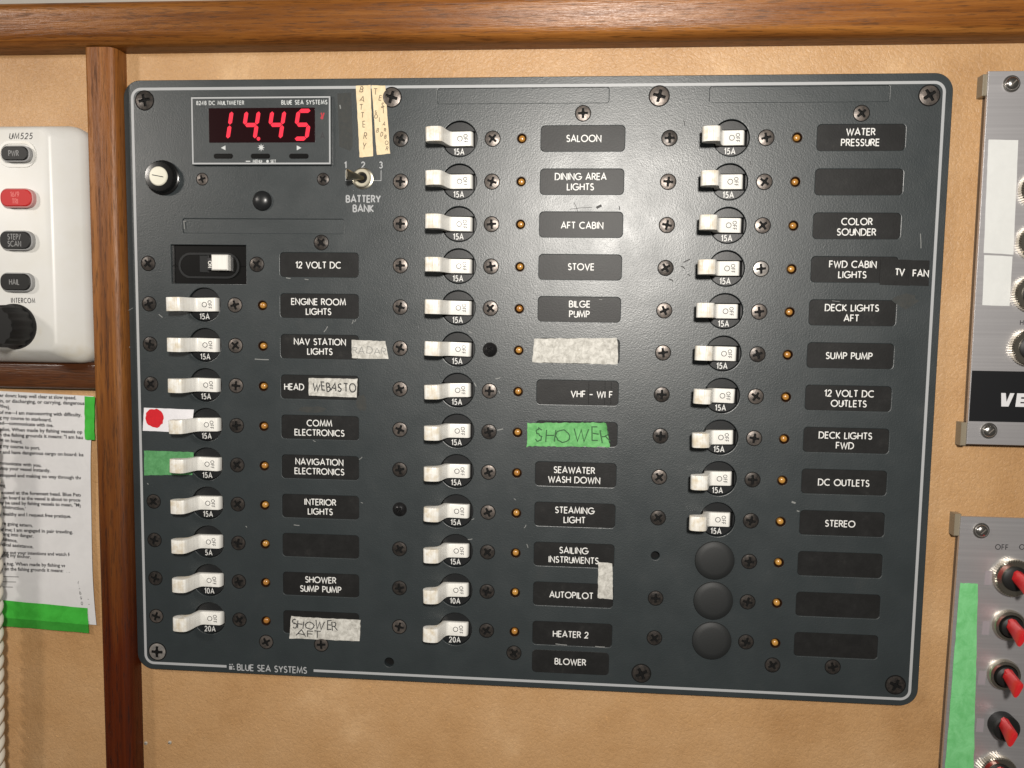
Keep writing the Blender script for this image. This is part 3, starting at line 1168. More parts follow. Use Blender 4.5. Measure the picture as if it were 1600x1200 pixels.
for px in (349, 407, 467):
    p = P(px, 244, 1.6)
    mb = MB()
    mb.prism(rrect(-4.6, -1.15, 4.6, 1.15, 1.1), 1.5, 1.68, 1, inset=.05)
    mb.prism(rrect(-4.1, -1.0, 4.3, .8, .85), 1.5, 1.9, 0, inset=.1)
    mb.build('push_button', [M_gloss_black, M_dark], meter, (p[0], p[1], 0), smooth=30)

# fuse holder
mb = MB()
n = 60
def knurl(r, h):
    return [((r + (.18 if i % 2 else -.05)) * math.cos(2 * math.pi * i / n), (r + (.18 if i % 2 else -.05)) * math.sin(2 * math.pi * i / n), h) for i in range(n)]
mb.lathe([(8.0, 0), (8.0, .8), (7.3, 1.2)], 40)
mb.loft([knurl(7.1, 1.0), knurl(7.1, 3.0), knurl(6.6, 3.7), knurl(4.5, 3.9)], 0)
p = P(255, 278)
fz = mb.build('fuse_holder', M_gloss_black, panel, (p[0], p[1], 0), smooth=35)
mb = MB()
mb.lathe([(4.4, 3.7), (4.4, 4.2), (4.0, 4.6), (1.5, 4.75), (.3, 4.78)], 32)
mb.ribbon([(-2.7, .5), (2.7, -.5)], .38, 4.82, 1)
mb.build('cap_disc', [M_fuse, M_mark], fz, (p[0], p[1], 0), smooth=40)
# dome plug
mb = MB()
mb.lathe([(4.6, 0), (4.6, .4), (4.2, 1.2), (3.3, 2.0), (2.0, 2.55), (.4, 2.75)], 32)
mb.build('dome_plug', M_black_plastic, panel, (-120.4, -27.9, 0), smooth=60)

# battery selector switch
p = P(567, 279)
mb = MB()
mb.lathe([(4.9, 0), (4.9, .3), (4.2, .55)], 32, 1)
mb.lathe([(4.1, .5), (4.1, 1.8), (3.7, 2.2), (2.6, 2.2), (2.3, .8)], 32, 0, cap=False)
mb.lathe([(2.4, .9), (.1, .9)], 20, 2)
sw = mb.build('selector_switch', [M_collar, M_steel, M_dark], panel, (p[0], p[1], 0), smooth=40)
mb = MB()
rings = []
for (uu, h, a, b) in ((0, .8, 1.2, 1.2), (-1.6, 4.2, 1.5, 1.0), (-3.6, 8.0, 2.1, .8), (-4.4, 9.6, 2.4, .8), (-4.7, 10.1, 2.1, .5)):
    ax = (.9, .43)
    rings.append([(uu + b * math.cos(t_) * .95, a * math.sin(t_), h + b * math.cos(t_) * .45) for t_ in [math.pi * 2 * i / 12 for i in range(12)]])
mb.loft(rings)
mb.build('lever', M_steel, sw, (p[0], p[1], 0), smooth=40)


# ------------------------------------------------------------------ tapes and stickers
def patch(corners_px, h, nu=14, nv=5, amp=.12, seed=0, edge=.0, px=True, hfun=None, split=None):
    """A sheet between four photo corners (TL, TR, BR, BL) lying on the plane h, slightly wavy."""
    r = random.Random(seed)
    c = [P(x, y, h) for x, y in corners_px] if px else corners_px
    ph = [r.uniform(0, 6.28) for _ in range(4)]
    cx = sum(p[0] for p in c) / 4
    cy = sum(p[1] for p in c) / 4
    def pt(s, t_):
        a = [c[0][k] + (c[1][k] - c[0][k]) * s for k in (0, 1)]
        b = [c[3][k] + (c[2][k] - c[3][k]) * s for k in (0, 1)]
        return [a[k] + (b[k] - a[k]) * t_ - (cx, cy)[k] for k in (0, 1)]
    ej = [[(r.uniform(-edge, edge), r.uniform(-edge, edge)) for _ in range(nu + 1)] for _ in range(2)]
    ejv = [[(r.uniform(-edge, edge), r.uniform(-edge, edge)) for _ in range(nv + 1)] for _ in range(2)]
    def height(x, y):
        return amp * (1 + .5 * math.sin(x * .45 + ph[0]) + .5 * math.sin(y * .9 + x * .2 + ph[1]))
    vs, fs = [], []
    for j in range(nv + 1):
        for i in range(nu + 1):
            x, y = pt(i / nu, j / nv)
            if j == 0:
                x, y = x + ej[0][i][0], y + ej[0][i][1]
            if j == nv:
                x, y = x + ej[1][i][0], y + ej[1][i][1]
            if i == 0:
                x, y = x + ejv[0][j][0], y + ejv[0][j][1]
            if i == nu:
                x, y = x + ejv[1][j][0], y + ejv[1][j][1]
            vs.append((x, y, height(x, y) + (hfun(i / nu, j / nv) if hfun else 0)))
    for j in range(nv):
        for i in range(nu):
            q = j * (nu + 1) + i
            fs.append((q, q + nu + 1, q + nu + 2, q + 1))
    mb = MB()
    mb.add(vs, fs)
    if split is not None:
        mb.mi = [1 if (q_ // nu) >= split else 0 for q_ in range(len(fs))]
    # thin skirt down to the surface: the sheet has an edge
    border = [i for i in range(nu + 1)] + [j * (nu + 1) + nu for j in range(1, nv + 1)] + [nv * (nu + 1) + i for i in range(nu - 1, -1, -1)] + [j * (nu + 1) for j in range(nv - 1, 0, -1)]
    bv = [vs[i] for i in border]
    low = [(x, y, max(hh_ - .1, -.02)) for x, y, hh_ in bv]
    k = len(bv)
    mb.add(bv + low, [(i, (i + 1) % k, k + (i + 1) % k, k + i) for i in range(k)])
    return mb, (cx, cy, h), height


def finish(mb, at, name, mats, label, cat, group=None):
    o = mb.build(name, mats, None, at, smooth=60)
    return tag(o, label, cat, group)


def pen(mb, at, s, px0, px1, py, cap_px_scale, wd, height, seed, matid=1, sx=.8, gap=.25, jit=.05, rot=0.0, sag=0.0):
    a, b = P(px0[0], px0[1], at[2]), P(px1[0], px1[1], at[2])
    L = math.dist(a, b)
    cap = L / text_width(s, gap, sx)
    if cap_px_scale:
        sxx = sx
        cap = cap_px_scale
        sx = (L / cap - gap * (len(s) - 1)) / sum(GLYPH[c][0] for c in s)
    ang = math.degrees(math.atan2(b[1] - a[1], b[0] - a[0]))
    write(mb, s, (a[0] + b[0]) / 2 - at[0], (a[1] + b[1]) / 2 - at[1], cap, wd, lambda x, y: height(x, y) + .09, matid, gap=gap, sx=sx, rot=ang, jit=jit, r=random.Random(seed))


# cream strips by the meter, letters one under another
mb, at, hf = patch([(556, 134), (579, 133), (583, 244), (562, 246)], .05, 5, 16, .06, 1, .08)
for ch, x, y in zip('BATTERY', (565, 566, 565, 566, 569, 571, 570), (140, 154, 167, 180, 194, 212, 229)):
    q = P(x, y)
    write(mb, ch, q[0] - at[0], q[1] - at[1], 2.5, .3, lambda X, Y: hf(X, Y) + .03, 1, sx=.95, jit=.1, rot=-4)
finish(mb, at, 'tape_strip', [M_cream, M_hand_brown], 'cream tape strip handwritten BATTERY letter under letter, left of its pair', 'tape', 'cream tape strips beside the meter')
mb, at, hf = patch([(580.5, 133), (602, 134), (609.5, 240), (588.5, 242)], .05, 5, 16, .06, 2, .1)
for ch, x, y in zip('TEST', (586, 594, 598, 599), (143, 153, 164, 172)):
    q = P(x, y)
    write(mb, ch, q[0] - at[0], q[1] - at[1], 2.3 if ch != 'T' else 2.8, .28, lambda X, Y: hf(X, Y) + .03, 1, sx=.9, jit=.1, rot=-6)
for ch, x, y in zip('SOLARBOR', (587, 588, 594, 600, 602, 602, 604, 605), (175, 182, 187, 193, 203, 214, 223, 232)):
    q = P(x, y)
    write(mb, ch, q[0] - at[0], q[1] - at[1], 1.6, .25, lambda X, Y: hf(X, Y) + .03, 1, sx=.9, jit=.08, rot=-10)
for ch, x, y in zip('80', (590, 596), (203, 210)):
    q = P(x, y)
    write(mb, ch, q[0] - at[0], q[1] - at[1], 2.0, .26, lambda X, Y: hf(X, Y) + .03, 1, sx=.9, jit=.08, rot=-20)
finish(mb, at, 'tape_strip', [M_cream, M_hand_brown], 'cream tape strip handwritten TEST SOLAR beside the panel screw, right of its pair', 'tape', 'cream tape strips beside the meter')

mb, at, hf = patch([(549, 531), (602, 533), (607, 561), (550, 560)], .05, 12, 6, .1, 3, .12)
pen(mb, at, 'RADAR', (552, 547), (602, 549), 0, 2.9, .3, hf, 3, jit=.09)
finish(mb, at, 'tape_piece', [M_masking, M_hand_faint], 'grey masking tape with faded writing, overlapping the NAV STATION LIGHTS plate', 'tape')
mb, at, hf = patch([(482.5, 590.5), (558.5, 592), (557.5, 621), (482.5, 618)], .05, 14, 6, .08, 4, .1)
pen(mb, at, 'WEBASTO', (490, 604), (555, 606), 0, 3.5, .56, hf, 4, jit=.09)
finish(mb, at, 'tape_piece', [M_masking, M_hand], 'grey masking tape handwritten in black beside the word HEAD', 'tape')
mb, at, hf = patch([(455, 963), (563, 969), (562.5, 1002), (452.5, 997)], .05, 18, 7, .1, 5, .15)
pen(mb, at, 'SHOWER', (457, 975), (527, 979), 0, 3.9, .48, hf, 5, jit=.1)
pen(mb, at, 'AFT', (463, 989), (502, 991), 0, 3.2, .45, hf, 6, jit=.1)
finish(mb, at, 'tape_piece', [M_masking, M_hand], 'grey masking tape handwritten SHOWER AFT at the foot of the left column', 'tape')
mb, at, hf = patch([(835, 529), (964.5, 528), (965.5, 569.5), (831.5, 566)], .05, 20, 8, .1, 7, .18)
finish(mb, at, 'tape_piece', [M_masking, M_hand], 'blank grey masking tape under the BILGE PUMP plate', 'tape')
mb, at, hf = patch([(935, 878), (957, 880), (957.5, 936.5), (934, 934.5)], .05, 6, 14, .1, 8, .12)
finish(mb, at, 'tape_piece', [M_masking, M_hand], 'small upright grey tape piece between the SAILING INSTRUMENTS and AUTOPILOT plates', 'tape')

def curl(s, t_):
    d = max(0.0, (s - .88) / .12) * max(0.0, (.38 - t_) / .38)
    e = max(0.0, (.07 - s) / .07) * max(0.0, (t_ - .8) / .2)
    return 2.2 * d + 1.2 * e
mb, at, hf = patch([(824.5, 661), (947, 660), (953, 698.5), (823, 697)], .05, 30, 10, .14, 9, .22, hfun=curl)
pen(mb, at, 'SHOWER', (836, 679), (951, 680), 0, 5.6, .52, hf, 10, jit=.12)
finish(mb, at, 'tape_piece', [M_green, M_hand_green], 'bright green tape handwritten SHOWER with a curled corner, middle of the panel', 'tape')

mb, at, hf = patch([(225, 637), (303, 640), (299, 676), (223, 673)], .04, 12, 6, .03, 11, .05)
q = P(241.5, 653.5)
dc = []
rr_ = random.Random(5)
for i in range(24):
    a_ = 2 * math.pi * i / 24
    R_ = 4.6 + rr_.uniform(-.35, .3)
    dc.append((q[0] - at[0] + R_ * math.cos(a_), q[1] - at[1] + R_ * math.sin(a_)))
mb.poly(dc, lambda x, y: hf(x, y) + .04, 1)
finish(mb, at, 'sticker', [M_sticker, M_red_ink], 'white sticker with a red dot behind the COMM ELECTRONICS toggle', 'sticker')
mb, at, hf = patch([(225.5, 704), (303, 706.5), (301, 742), (225.5, 742.5)], .04, 14, 6, .08, 12, .12)
finish(mb, at, 'tape_piece', [M_green_dull], 'dull green tape square behind the NAVIGATION ELECTRONICS toggle', 'tape')

mb, at, hf = patch([(1376, 404.5), (1424, 406), (1422, 446.5), (1374, 445)], .05, 4, 3, .02, 13)
q = P(1406, 425)
write(mb, 'TV', q[0] - at[0], q[1] - at[1], 2.7, .5, lambda x, y: hf(x, y) + .03, 1, gap=.1)
finish(mb, at, 'label_strip', [M_label, M_print], 'black label strip reading TV at the end of the FWD CABIN LIGHTS plate', 'label', 'stuck on black label strips')
mb, at, hf = patch([(1421.5, 406.5), (1452.5, 407), (1451, 447), (1420, 445.8)], .09, 4, 3, .02, 14)
q = P(1438.5, 427)
write(mb, 'FAN', q[0] - at[0], q[1] - at[1], 2.7, .5, lambda x, y: hf(x, y) + .03, 1)
finish(mb, at, 'label_strip', [M_label, M_print], 'black label strip reading FAN next to the panel edge line', 'label', 'stuck on black label strips')

# ------------------------------------------------------------------ left side: radio, sheet, cord
RH = 15.0      # front face of the radio
fr = P(79, 360, RH)[0]
base_r = P(143, 400, 3)[0]
vt, vb = P(40, 193, 9)[1], P(70, 566, 0)[1]
radio = empty('marine_radio', (-240, vb, -3.4))
tag(radio, 'white marine radio unit with red and black buttons left of the wooden post', 'radio')
def ring_at(l, b, r, t_, rad, h, lean=0):
    return [(x, y, h) for x, y in rrect(l, b, r, t_, rad, 7)]
mb = MB()
ft, fb = P(40, 203, RH)[1], P(40, 545, RH)[1]
rings = [ring_at(-330, vb, base_r, vt - .5, 7, -3.4), ring_at(-330, vb, base_r, vt, 7, 2.5), ring_at(-329.5, vb + .6, base_r - .5, vt - .2, 7.5, 5.0), ring_at(-329, vb + 1.4, base_r - 2.0, vt - .8, 8, 6.8),
         ring_at(-328, fb - 1.5, fr + 1.2, ft + 1.6, 4.5, RH - 1.0), ring_at(-327, fb - .6, fr + .3, ft + .7, 4, RH - .25), ring_at(-326, fb, fr - .5, ft, 4, RH)]
mb.loft([[(x + 240, y - vb, h) for x, y, h in r_] for r_ in rings])
def rw(s, px, py, cap, wd, mat_, h=RH + .03, **kw):
    p_ = P(px, py, h)
    write(mb, s, p_[0] + 240, p_[1] - vb, cap, wd, h, mat_, **kw)
rw('UM525', 32, 212.5, 2.5, .38, 1, shear=.2, gap=.34, sx=.95)
rw('INTERCOM', 36, 469.5, 2.1, .34, 1, gap=.26, sx=.72)
mb.build('body', [M_white, M_mark], radio, (-240, vb, 0), smooth=50)
for (name, s, px, py, w_, h_, ma, me_, mpr) in (('button', ['PWR'], 27, 241, 13.4, 7.2, M_rubber, M_grey_rubber, M_key_print), ('button', [], 29, 310, 15.6, 8.6, M_red_button, M_red_edge, M_red_dim),
                                              ('button', ['STEP/', 'SCAN'], 28, 376, 15.6, 8.8, M_rubber, M_grey_rubber, M_key_print), ('button', ['HAIL'], 28, 441, 15.2, 8.6, M_rubber, M_grey_rubber, M_key_print)):
    p_ = P(px, py, RH + 1)
    mb = MB()
    r_ = rrect(-w_ / 2, -h_ / 2, w_ / 2, h_ / 2, h_ * .42, 7)
    mb.prism(r_, RH - .2, RH + 2.4, 1, inset=.3)
    mb.prism(rrect(-w_ / 2 + .35, -h_ / 2 + .5, w_ / 2 - .35, h_ / 2 - .5, h_ * .38, 7), RH + 2.4, RH + 3.0, 0, inset=.4)
    if s:
        for i_, ln in enumerate(s):
            write(mb, ln, -.2, (len(s) - 1) * 1.5 - i_ * 3.1, 2.3, .36, RH + 3.03, 2, gap=.2, sx=.75)
    else:
        write(mb, '16/9', -.2, 1.5, 2.1, .34, RH + 3.03, 2, gap=.2, sx=.75)
        write(mb, 'TRI', -.2, -1.6, 2.1, .34, RH + 3.03, 2, gap=.2, sx=.75)
    o = mb.build(name, [ma, me_, mpr], radio, (p_[0], p_[1], 0), smooth=40)
    if not s:
        o['label'] = 'red button'
# raised white surround of the top key
p_ = P(27, 241, RH)
mb = MB()
sr = rrect(-8.4, -5.2, 8.4, 5.2, 5, 8)
mb.ribbon(sr + [sr[0]], 1.3, RH + .35, 0)
si = rrect(-9.05, -5.85, 9.05, 5.85, 5.6, 8)
mb.loft([[(x, y, RH - .1) for x, y in si], [(x, y, RH + .35) for x, y in si]], 0, cap=False)
mb.build('key_surround', [M_white], radio, (p_[0], p_[1], 0), smooth=40)
p_ = P(24, 510, RH)
mb = MB()
n = 60
def kn(r, h):
    return [((r + (.25 if (i // 2) % 2 else -.25)) * math.cos(2 * math.pi * i / n), (r + (.25 if (i // 2) % 2 else -.25)) * math.sin(2 * math.pi * i / n), h) for i in range(n)]
mb.lathe([(10.4, RH), (10.4, RH + 1), (10, RH + 1.6)], 48)
mb.loft([kn(9.7, RH + 1.4), kn(9.1, RH + 12), kn(8.5, RH + 13.2)])
mb.build('knob', [M_rubber], radio, (p_[0], p_[1], 0), smooth=40)

# printed sheet
PH = -2.6
cornersP = [(-70, 607), (147, 619), (151.5, 976), (-70, 958)]
cc_ = [P(x, y, PH) for x, y in cornersP]
px0, py0 = cc_[0]
mb = MB()
nu, nv = 12, 30
def sheet(s, t_):
    a = [cc_[0][k] + (cc_[1][k] - cc_[0][k]) * s for k in (0, 1)]
    b = [cc_[3][k] + (cc_[2][k] - cc_[3][k]) * s for k in (0, 1)]
    u = a[0] + (b[0] - a[0]) * t_
    v = a[1] + (b[1] - a[1]) * t_
    u -= 1.7 * math.sin(math.pi * t_) ** 1.0 * s
    h = PH + .25 + .5 * math.sin(t_ * 9) * s * s + 1.0 * (s ** 4) * math.sin(math.pi * t_)
    return (u, v, h)
at = (cc_[1][0], cc_[2][1], PH)
vs = [tuple(a - b for a, b in zip(sheet(i / nu, j / nv), at)) for j in range(nv + 1) for i in range(nu + 1)]
fs = []
for j in range(nv):
    for i in range(nu):
        q = j * (nu + 1) + i
        fs.append((q, q + nu + 1, q + nu + 2, q + 1))
mb.add(vs, fs)
LINES = [(621.5, 120, 'er down: keep well clear at slow speed.'), (630, 133, 'in, or discharging, or carrying, dangerous'), (637, 17, 'itive).'),
         (648, 129, 'of me\u2014I am manoeuvring with difficulty.'), (656, 82, 'g my course to starboard.'), (664.5, 85, 'ed\u2014communicate with me.'),
         (674.5, 131, '  pilot. When made by fishing vessels op'), (683, 132, 'n the fishing grounds it means: "I am hau'), (690.5, 36, 'ot on board.'), (700, 64, 'g my course to port.'),
         (710, 133, 'r and have dangerous cargo on board: ke'), (727, 66, 'mmunicate with you.'), (735, 80, 'stop your vessel instantly.'), (746, 130, '  stopped and making no way through the'),
         (752, 4, '\u2019.'), (760.5, 10, 'ard.'), (773, 130, 'housed at the foremast head. Blue Pete'), (781, 130, 't on board as the vessel is about to procee'), (789, 129, 'ay be used by fishing vessels to mean, "My'),
         (795, 41, 't obstruction.\u2019'), (806.5, 112, 's healthy and I request free pratique.'), (821, 52, 'are going astern.'), (831, 115, 'of me; I am engaged in pair trawling.'),
         (837.5, 53, 'nning into danger.'), (845, 28, 'ssistance.'), (854, 53, 'edical assistance.'), (866.5, 132, 'rying out your intentions and watch for my s'), (870, 49, 'gging my anchor.'),
         (884, 133, 'd a tug. When made by fishing vessels ope'), (892, 134, 'ry on the fishing grounds it means: "I am shoo')]
def sheet_h(u, v):
    s = (u - cc_[0][0]) / (cc_[1][0] - cc_[0][0])
    t_ = (v - cc_[1][1]) / (cc_[2][1] - cc_[1][1])
    t_ = min(1, max(0, t_))
    s = min(1, max(0, s))
    return PH + .25 + .5 * math.sin(t_ * 9) * s * s + 1.0 * (s ** 4) * math.sin(math.pi * t_) + .08
for (py, pr, s) in LINES:
    fc = bpy.data.curves.new('line', 'FONT')
    fc.body = s
    fc.size = 1.0
    fc.fill_mode = 'FRONT'
    fc.offset = .028
    fc.resolution_u = 2
    ob = bpy.data.objects.new('line', fc)
    COL.objects.link(ob)
    bpy.context.view_layer.update()
    tm = bpy.data.meshes.new_from_object(ob.evaluated_get(bpy.context.evaluated_depsgraph_get()))
    xs = [v.co.x for v in tm.vertices]
    wd_ = max(xs) - min(xs)
    a, b = P(0, py - 4, PH), P(pr, py, PH)
    cut = 0.0
    L = b[0] - a[0]
    k = L / wd_
    k = min(max(k, 2.1), 2.75)
    ca = (b[1] - a[1]) / (b[0] - a[0])
    vs = []
    for v in tm.vertices:
        u = b[0] - (max(xs) - v.co.x) * k
        vv = b[1] + (u - b[0]) * ca + v.co.y * 2.45 - .8
        vs.append((u - at[0], vv - at[1], sheet_h(u, vv) - at[2]))
    mb.add(vs, [tuple(p.vertices) for p in tm.polygons], 1)
    bpy.data.objects.remove(ob)
    bpy.data.curves.remove(fc)
    bpy.data.meshes.remove(tm)
for (py, a0, a1) in ((901, 0, 30), (909, 0, 26), (917, 0, 21)):
    a, b = P(a0 - 20, py - 1, PH), P(a1, py, PH)
    mb.ribbon([(a[0] - at[0], a[1] - at[1]), (b[0] - at[0], b[1] - at[1])], .3, sheet_h(b[0], b[1]) - at[2], 1)
for i_, ch in enumerate('67890'):
    p_ = P(125 + i_ * 1.2, 909 + i_ * 8.2, PH)
    write(mb, ch, p_[0] - at[0], p_[1] - at[1], 1.6, .22, sheet_h(*p_) - at[2], 1)
    p_ = P(136 + i_ * 1.0, 910.5 + i_ * 8.2, PH)
    mb.ribbon([(p_[0] - at[0], p_[1] - at[1]), (p_[0] + .6 - at[0], p_[1] - at[1])], .22, sheet_h(*p_) - at[2], 1)
tag(mb.build('printed_sheet', [M_paper, M_mark], None, at, smooth=60), 'white paper sheet of printed text hanging left of the wooden post', 'paper')
mb, at, hf = patch([(-70, 931), (136.5, 950), (139, 989), (-70, 972)], PH + .9, 18, 9, .12, 21, .1, split=6)
finish(mb, at, 'tape_piece', [M_green_dark, M_green_deep], 'long green tape across the bottom of the printed sheet', 'tape')
mb, at, hf = patch([(132, 619), (148.5, 620), (148, 687), (133, 687)], PH + 1.9, 4, 10, .25, 22, .2)
finish(mb, at, 'tape_piece', [M_green_dark], 'short green tape at the top right corner of the printed sheet', 'tape')

# thick twisted cord hanging at the left edge
mb = MB()
pts = []
N = 190
ctop, cbot = P(-17, 700, 10), P(-10, 1240, 10)
for i in range(N + 1):
    t_ = i / N
    v = -135 - 215 * t_
    k_ = (v - ctop[1]) / (cbot[1] - ctop[1])
    pts.append((ctop[0] + (cbot[0] - ctop[0]) * k_ - 5 * max(0, .25 - k_), v))
at = (pts[-1][0], pts[-1][1], 10)
for s_ in range(3):
    rings = []
    for i, (u, v) in enumerate(pts):
        a_ = -v / 20.5 * 2 * math.pi + s_ * 2 * math.pi / 3
        cx_, ch_ = u + 2.5 * math.cos(a_), 10 + 2.5 * math.sin(a_)
        rings.append([(cx_ + 2.6 * math.cos(b_) - at[0], v - at[1], ch_ + 2.6 * math.sin(b_) - at[2]) for b_ in [2 * math.pi * k / 12 for k in range(12)]])
    mb.loft(rings)
tag(mb.build('twisted_cord', M_rope, None, at, smooth=60), 'white twisted cord hanging down at the left edge beside the printed sheet', 'cord')

# two little fastenings in the wall below the panel
first = None
for (px, py, lab) in ((228, 1161, 'tiny screw head in the tan wall close beside the foot of the wooden post'), (265.5, 1160, 'tiny screw head in the tan wall, the one farther from the wooden post')):
    p_ = P(px, py, -3.4)
    mb = MB()
    mb.lathe([(.95, 0), (.85, .35), (.5, .55), (.12, .6)], 14)
    mb.ribbon([(-.6, -.2), (.6, .2)], .25, .67, 1)
    o = mb.build('wall_screw', [M_wallscrew, M_dark], None, (p_[0], p_[1], -3.4), smooth=40)
    tag(o, lab, 'screw', 'small screws in the wall')

# ------------------------------------------------------------------ right side: two aluminium instrument plates
def corner_line(px, py, h):
    return P(px, py, h)


DH_ = 2.2
def plate(name, quad_px, right, label, cat):
    """quad: TL, BL of the front face in the photo; runs out of the frame to the right."""
    tl = P(*quad_px[0], DH_)
    bl = P(*quad_px[1], DH_)
    root = empty(name, (tl[0] + right / 2, bl[1], -3.4))
    tag(root, label, cat)
    mb = MB()
    cx, cy = tl[0] + right / 2, (tl[1] + bl[1]) / 2
    pts = [(bl[0] - cx, bl[1] - cy), (tl[0] + right - cx, bl[1] - cy), (tl[0] + right - cx, tl[1] - cy), (tl[0] - cx, tl[1] - cy)]
    mb.prism(pts, DH_ - 1.6, DH_, 0, inset=.2)
    ins = [(x + (1.0 if x < 0 else -1), y + (1.0 if y < 0 else -1.0)) for x, y in pts]
    mb.prism(ins, -3.4, DH_ - 1.6, 1)
    return root, mb, (cx, cy, 0), tl, bl


def ring_knob(root, px, py, R, black, lever=None, name='switch', knurled=True):
    p_ = P(px, py, DH_)
    mb = MB()
    n = 96
    def kk(r, h):
        return [((r + (.16 if i % 2 else -.16)) * math.cos(2 * math.pi * i / n), (r + (.16 if i % 2 else -.16)) * math.sin(2 * math.pi * i / n), h) for i in range(n)]
    mi_ = 0
    if knurled == 'none':
        mb.lathe([(R, DH_), (R * .97, DH_ + 4.5), (R * .85, DH_ + 5.2), (R * .5, DH_ + 5.2)], 36, 1)
    else:
        if knurled:
            mb.loft([kk(R, DH_), kk(R, DH_ + 2.4), kk(R * .93, DH_ + 3)], 0, cap=False)
            mb.lathe([(R * .93, DH_ + 3), (R * .66, DH_ + 3.0), (R * .62, DH_ + 1.5)], 40, 0, cap=False)
        else:
            mb.lathe([(R, DH_), (R, DH_ + 1.2), (R * .93, DH_ + 2.2), (R * .76, DH_ + 2.4), (R * .68, DH_ + 1.6)], 40, 0, cap=False)
        mb.lathe([(R * .68, DH_ + 1.0), (R * .66, DH_ + 3.6), (R * .5, DH_ + 4.4), (R * .1, DH_ + 4.4)], 32, 1)
    o = mb.build(name, [M_nickel, black], root, (p_[0], p_[1], 0), smooth=35)
    if lever:
        # flat red bat, wide at the tip, reaching out towards the right and down
        (x0, y0), (x1, y1), hl = lever
        a = P(x0, y0, DH_ + 3.8)
        b = P(x1, y1, DH_ + hl)
        mb = MB()
        rings = []
        for t_, wd_, th in ((0, 2.6, 1.9), (.3, 2.8, 1.6), (.65, 3.2, 1.4), (.95, 3.6, 1.2), (1.0, 3.5, .8)):
            u = a[0] + (b[0] - a[0]) * t_ - p_[0]
            v = a[1] + (b[1] - a[1]) * t_ - p_[1]
            h = DH_ + 3.8 + (hl - 3.8) * t_
            d = Vector((b[0] - a[0], b[1] - a[1], hl - 3.8)).normalized()
            e1 = d.cross(Vector((0.25, 1, 0.2))).normalized()
            e2 = d.cross(e1).normalized()
            rings.append([tuple(Vector((u, v, h)) + e2 * (wd_ * sx_) + e1 * (th * sy_)) for sx_, sy_ in ((1, .45), (.6, 1), (-.6, 1), (-1, .45), (-1, -.45), (-.6, -1), (.6, -1), (1, -.45))])
        mb.loft(rings)
        mb.build('lever', [M_red_lever], o, (p_[0], p_[1], 0), smooth=40)
    return o


def dome_screw(root, px, py, R):
    p_ = P(px, py, DH_)
    mb = MB()
    mb.lathe([(R * 1.25, DH_), (R * 1.2, DH_ + .3), (R, DH_ + .35), (R * .95, DH_ + 1.0), (R * .7, DH_ + 1.7), (R * .3, DH_ + 2.0), (R * .08, DH_ + 2.0)], 28)
    mb.ribbon([(-R * .35, -R * .35), (R * .35, R * .35)], .45, DH_ + 2.03, 1)
    mb.build('screw', [M_chrome, M_side], root, (p_[0], p_[1], 0), smooth=50)


def clip(root, x0, y0, x1, y1):
    a, b = P(x0, y1, 1), P(x1, y0, 1)
    mb = MB()
    w_, h_ = b[0] - a[0], b[1] - a[1]
    mb.box(-w_ / 2, -h_ / 2, w_ / 2, h_ / 2, -3.4, 1.4, 0, inset=.3)
    mb.build('corner_clip', M_clear, root, ((a[0] + b[0]) / 2, (a[1] + b[1]) / 2, 0), smooth=0)


root, mb, at, tl, bl = plate('instrument_plate', [(1545, 111), (1510.5, 694)], 90, 'upper silver instrument plate with black band and white tape, right of the switch panel', 'instrument')
def lp(px, py, h=DH_ + .03):
    p_ = P(px, py, h)
    return p_[0] - at[0], p_[1] - at[1]
yb0, yb1 = lp(1513, 658)[1], lp(1517, 579)[1]
xl = max(lp(1513, 658)[0], bl[0] - at[0] + .3)
mb.poly([(xl, yb0), (xl + 84, yb0), (xl + 84, yb1), (xl, yb1)], DH_ + .03, 2)
x0_, yl = lp(1563, 635)
yt_ = lp(1563, 614)[1]
lg = [[(0, 1), (.28, 1), (.36, .35), (.55, 1), (.82, 1), (.5, 0), (.06, 0)], [(.92, 0), (.98, 1), (1.75, 1), (1.72, .72), (1.25, .72), (1.24, .6), (1.68, .6), (1.66, .36), (1.22, .36), (1.22, .26), (1.7, .26), (1.68, 0)],
      [(1.85, 1), (2.75, 1), (2.72, .7), (2.42, .7), (2.4, 0), (2.1, 0), (2.12, .7), (1.84, .7)]]
hs_ = yt_ - yl
for L in lg:
    pts_ = [(x0_ + x * hs_ * 1.15, yl + y * hs_) for x, y in L]
    mb.poly(pts_[::-1], DH_ + .06, 3)
p_ = lp(1597, 504)
write(mb, 'HORN', p_[0] - .7, p_[1], 2.0, .32, DH_ + .03, 4, align='l', sx=.9, gap=.3)
mb.build('faceplate', [M_alu, M_side, M_band, M_logo, M_mark], root, at, smooth=0)
dome_screw(root, 1580.5, 131, 2.9)
dome_screw(root, 1545, 673, 2.9)
clip(root, 1534, 116, 1545, 150)
clip(root, 1500, 660, 1511, 696)
for q in ((1621, 297), (1617, 379), (1611, 459), (1606, 543)):
    ring_knob(root, q[0], q[1], 8.0, M_rubber, None, 'switch')

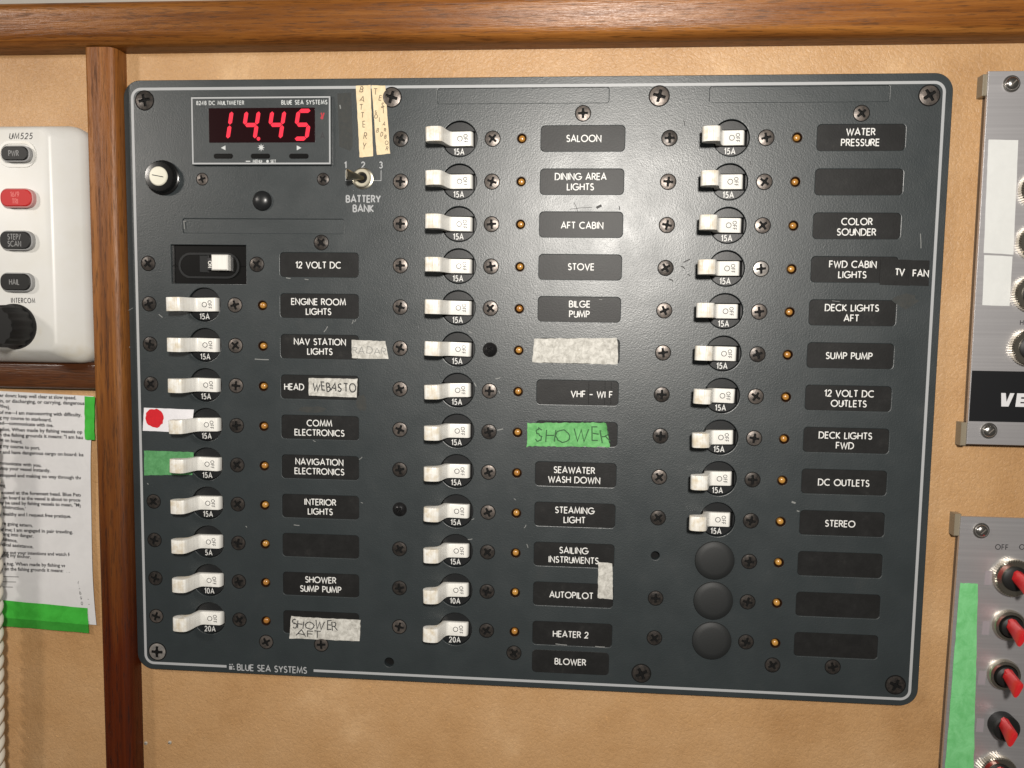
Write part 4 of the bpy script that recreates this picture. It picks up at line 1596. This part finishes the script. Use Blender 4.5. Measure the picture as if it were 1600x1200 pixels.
mb, a2, hf = patch([(1544.5, 218), (1591, 219), (1583.5, 398), (1537, 395)], DH_ + .05, 5, 14, .04, 31, .05)
finish(mb, a2, 'tape_strip', [M_white_tape], 'long white tape strip on the upper silver plate, starting below its screw', 'tape', 'white tape strips on the upper silver plate')
mb, a2, hf = patch([(1538, 398.5), (1582, 400.5), (1577.5, 478), (1535, 477)], DH_ + .05, 5, 8, .04, 32, .05)
finish(mb, a2, 'tape_strip', [M_white_tape], 'short white tape strip joining the foot of the longer white strip', 'tape', 'white tape strips on the upper silver plate')

root, mb, at, tl, bl = plate('switch_plate', [(1502, 807), (1472, 1206)], 90, 'lower silver plate with red lever switches and a long green tape strip', 'switch plate')
for (px, s, al) in ((1555.5, 'OFF', 'l'), (1593, 'ON', 'l')):
    p_ = lp(px, 854.5)
    write(mb, s, p_[0], p_[1], 2.2, .36, DH_ + .03, 4, align=al, gap=.3, sx=.95)
for (px, py) in ((1544, 903), (1540, 981), (1534, 1059), (1531, 1133)):  # small grey patch left of each switch
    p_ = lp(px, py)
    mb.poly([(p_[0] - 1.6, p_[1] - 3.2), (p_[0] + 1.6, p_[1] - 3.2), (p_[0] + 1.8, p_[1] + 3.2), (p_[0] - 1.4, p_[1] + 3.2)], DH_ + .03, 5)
mb.build('faceplate', [M_alu, M_side, M_band, M_logo, M_mark, M_mauve], root, at, smooth=0)
dome_screw(root, 1533, 829, 2.9)
clip(root, 1490, 803, 1502, 837)
ring_knob(root, 1580, 901, 8.3, M_rubber, ((1588, 900), (1611, 922), 15), 'switch', True)
ring_knob(root, 1575, 976, 7.0, M_rubber, ((1580, 975), (1598, 1000), 15), 'switch', False)
ring_knob(root, 1567, 1053, 7.0, M_rubber, ((1574, 1053), (1592, 1080), 15), 'switch', False)
ring_knob(root, 1564, 1131, 6.0, M_rubber, ((1567, 1128), (1583, 1157), 15), 'switch', 'none')
ring_knob(root, 1556, 1206, 8.3, M_rubber, ((1562, 1206), (1578, 1236), 15), 'switch', True)
mb, a2, hf = patch([(1500, 911), (1528, 912), (1521, 1206), (1476, 1206)], DH_ + .05, 6, 24, .1, 33, .15)
finish(mb, a2, 'tape_strip', [M_green_soft], 'long pale green tape strip down the left of the lower silver plate', 'tape')
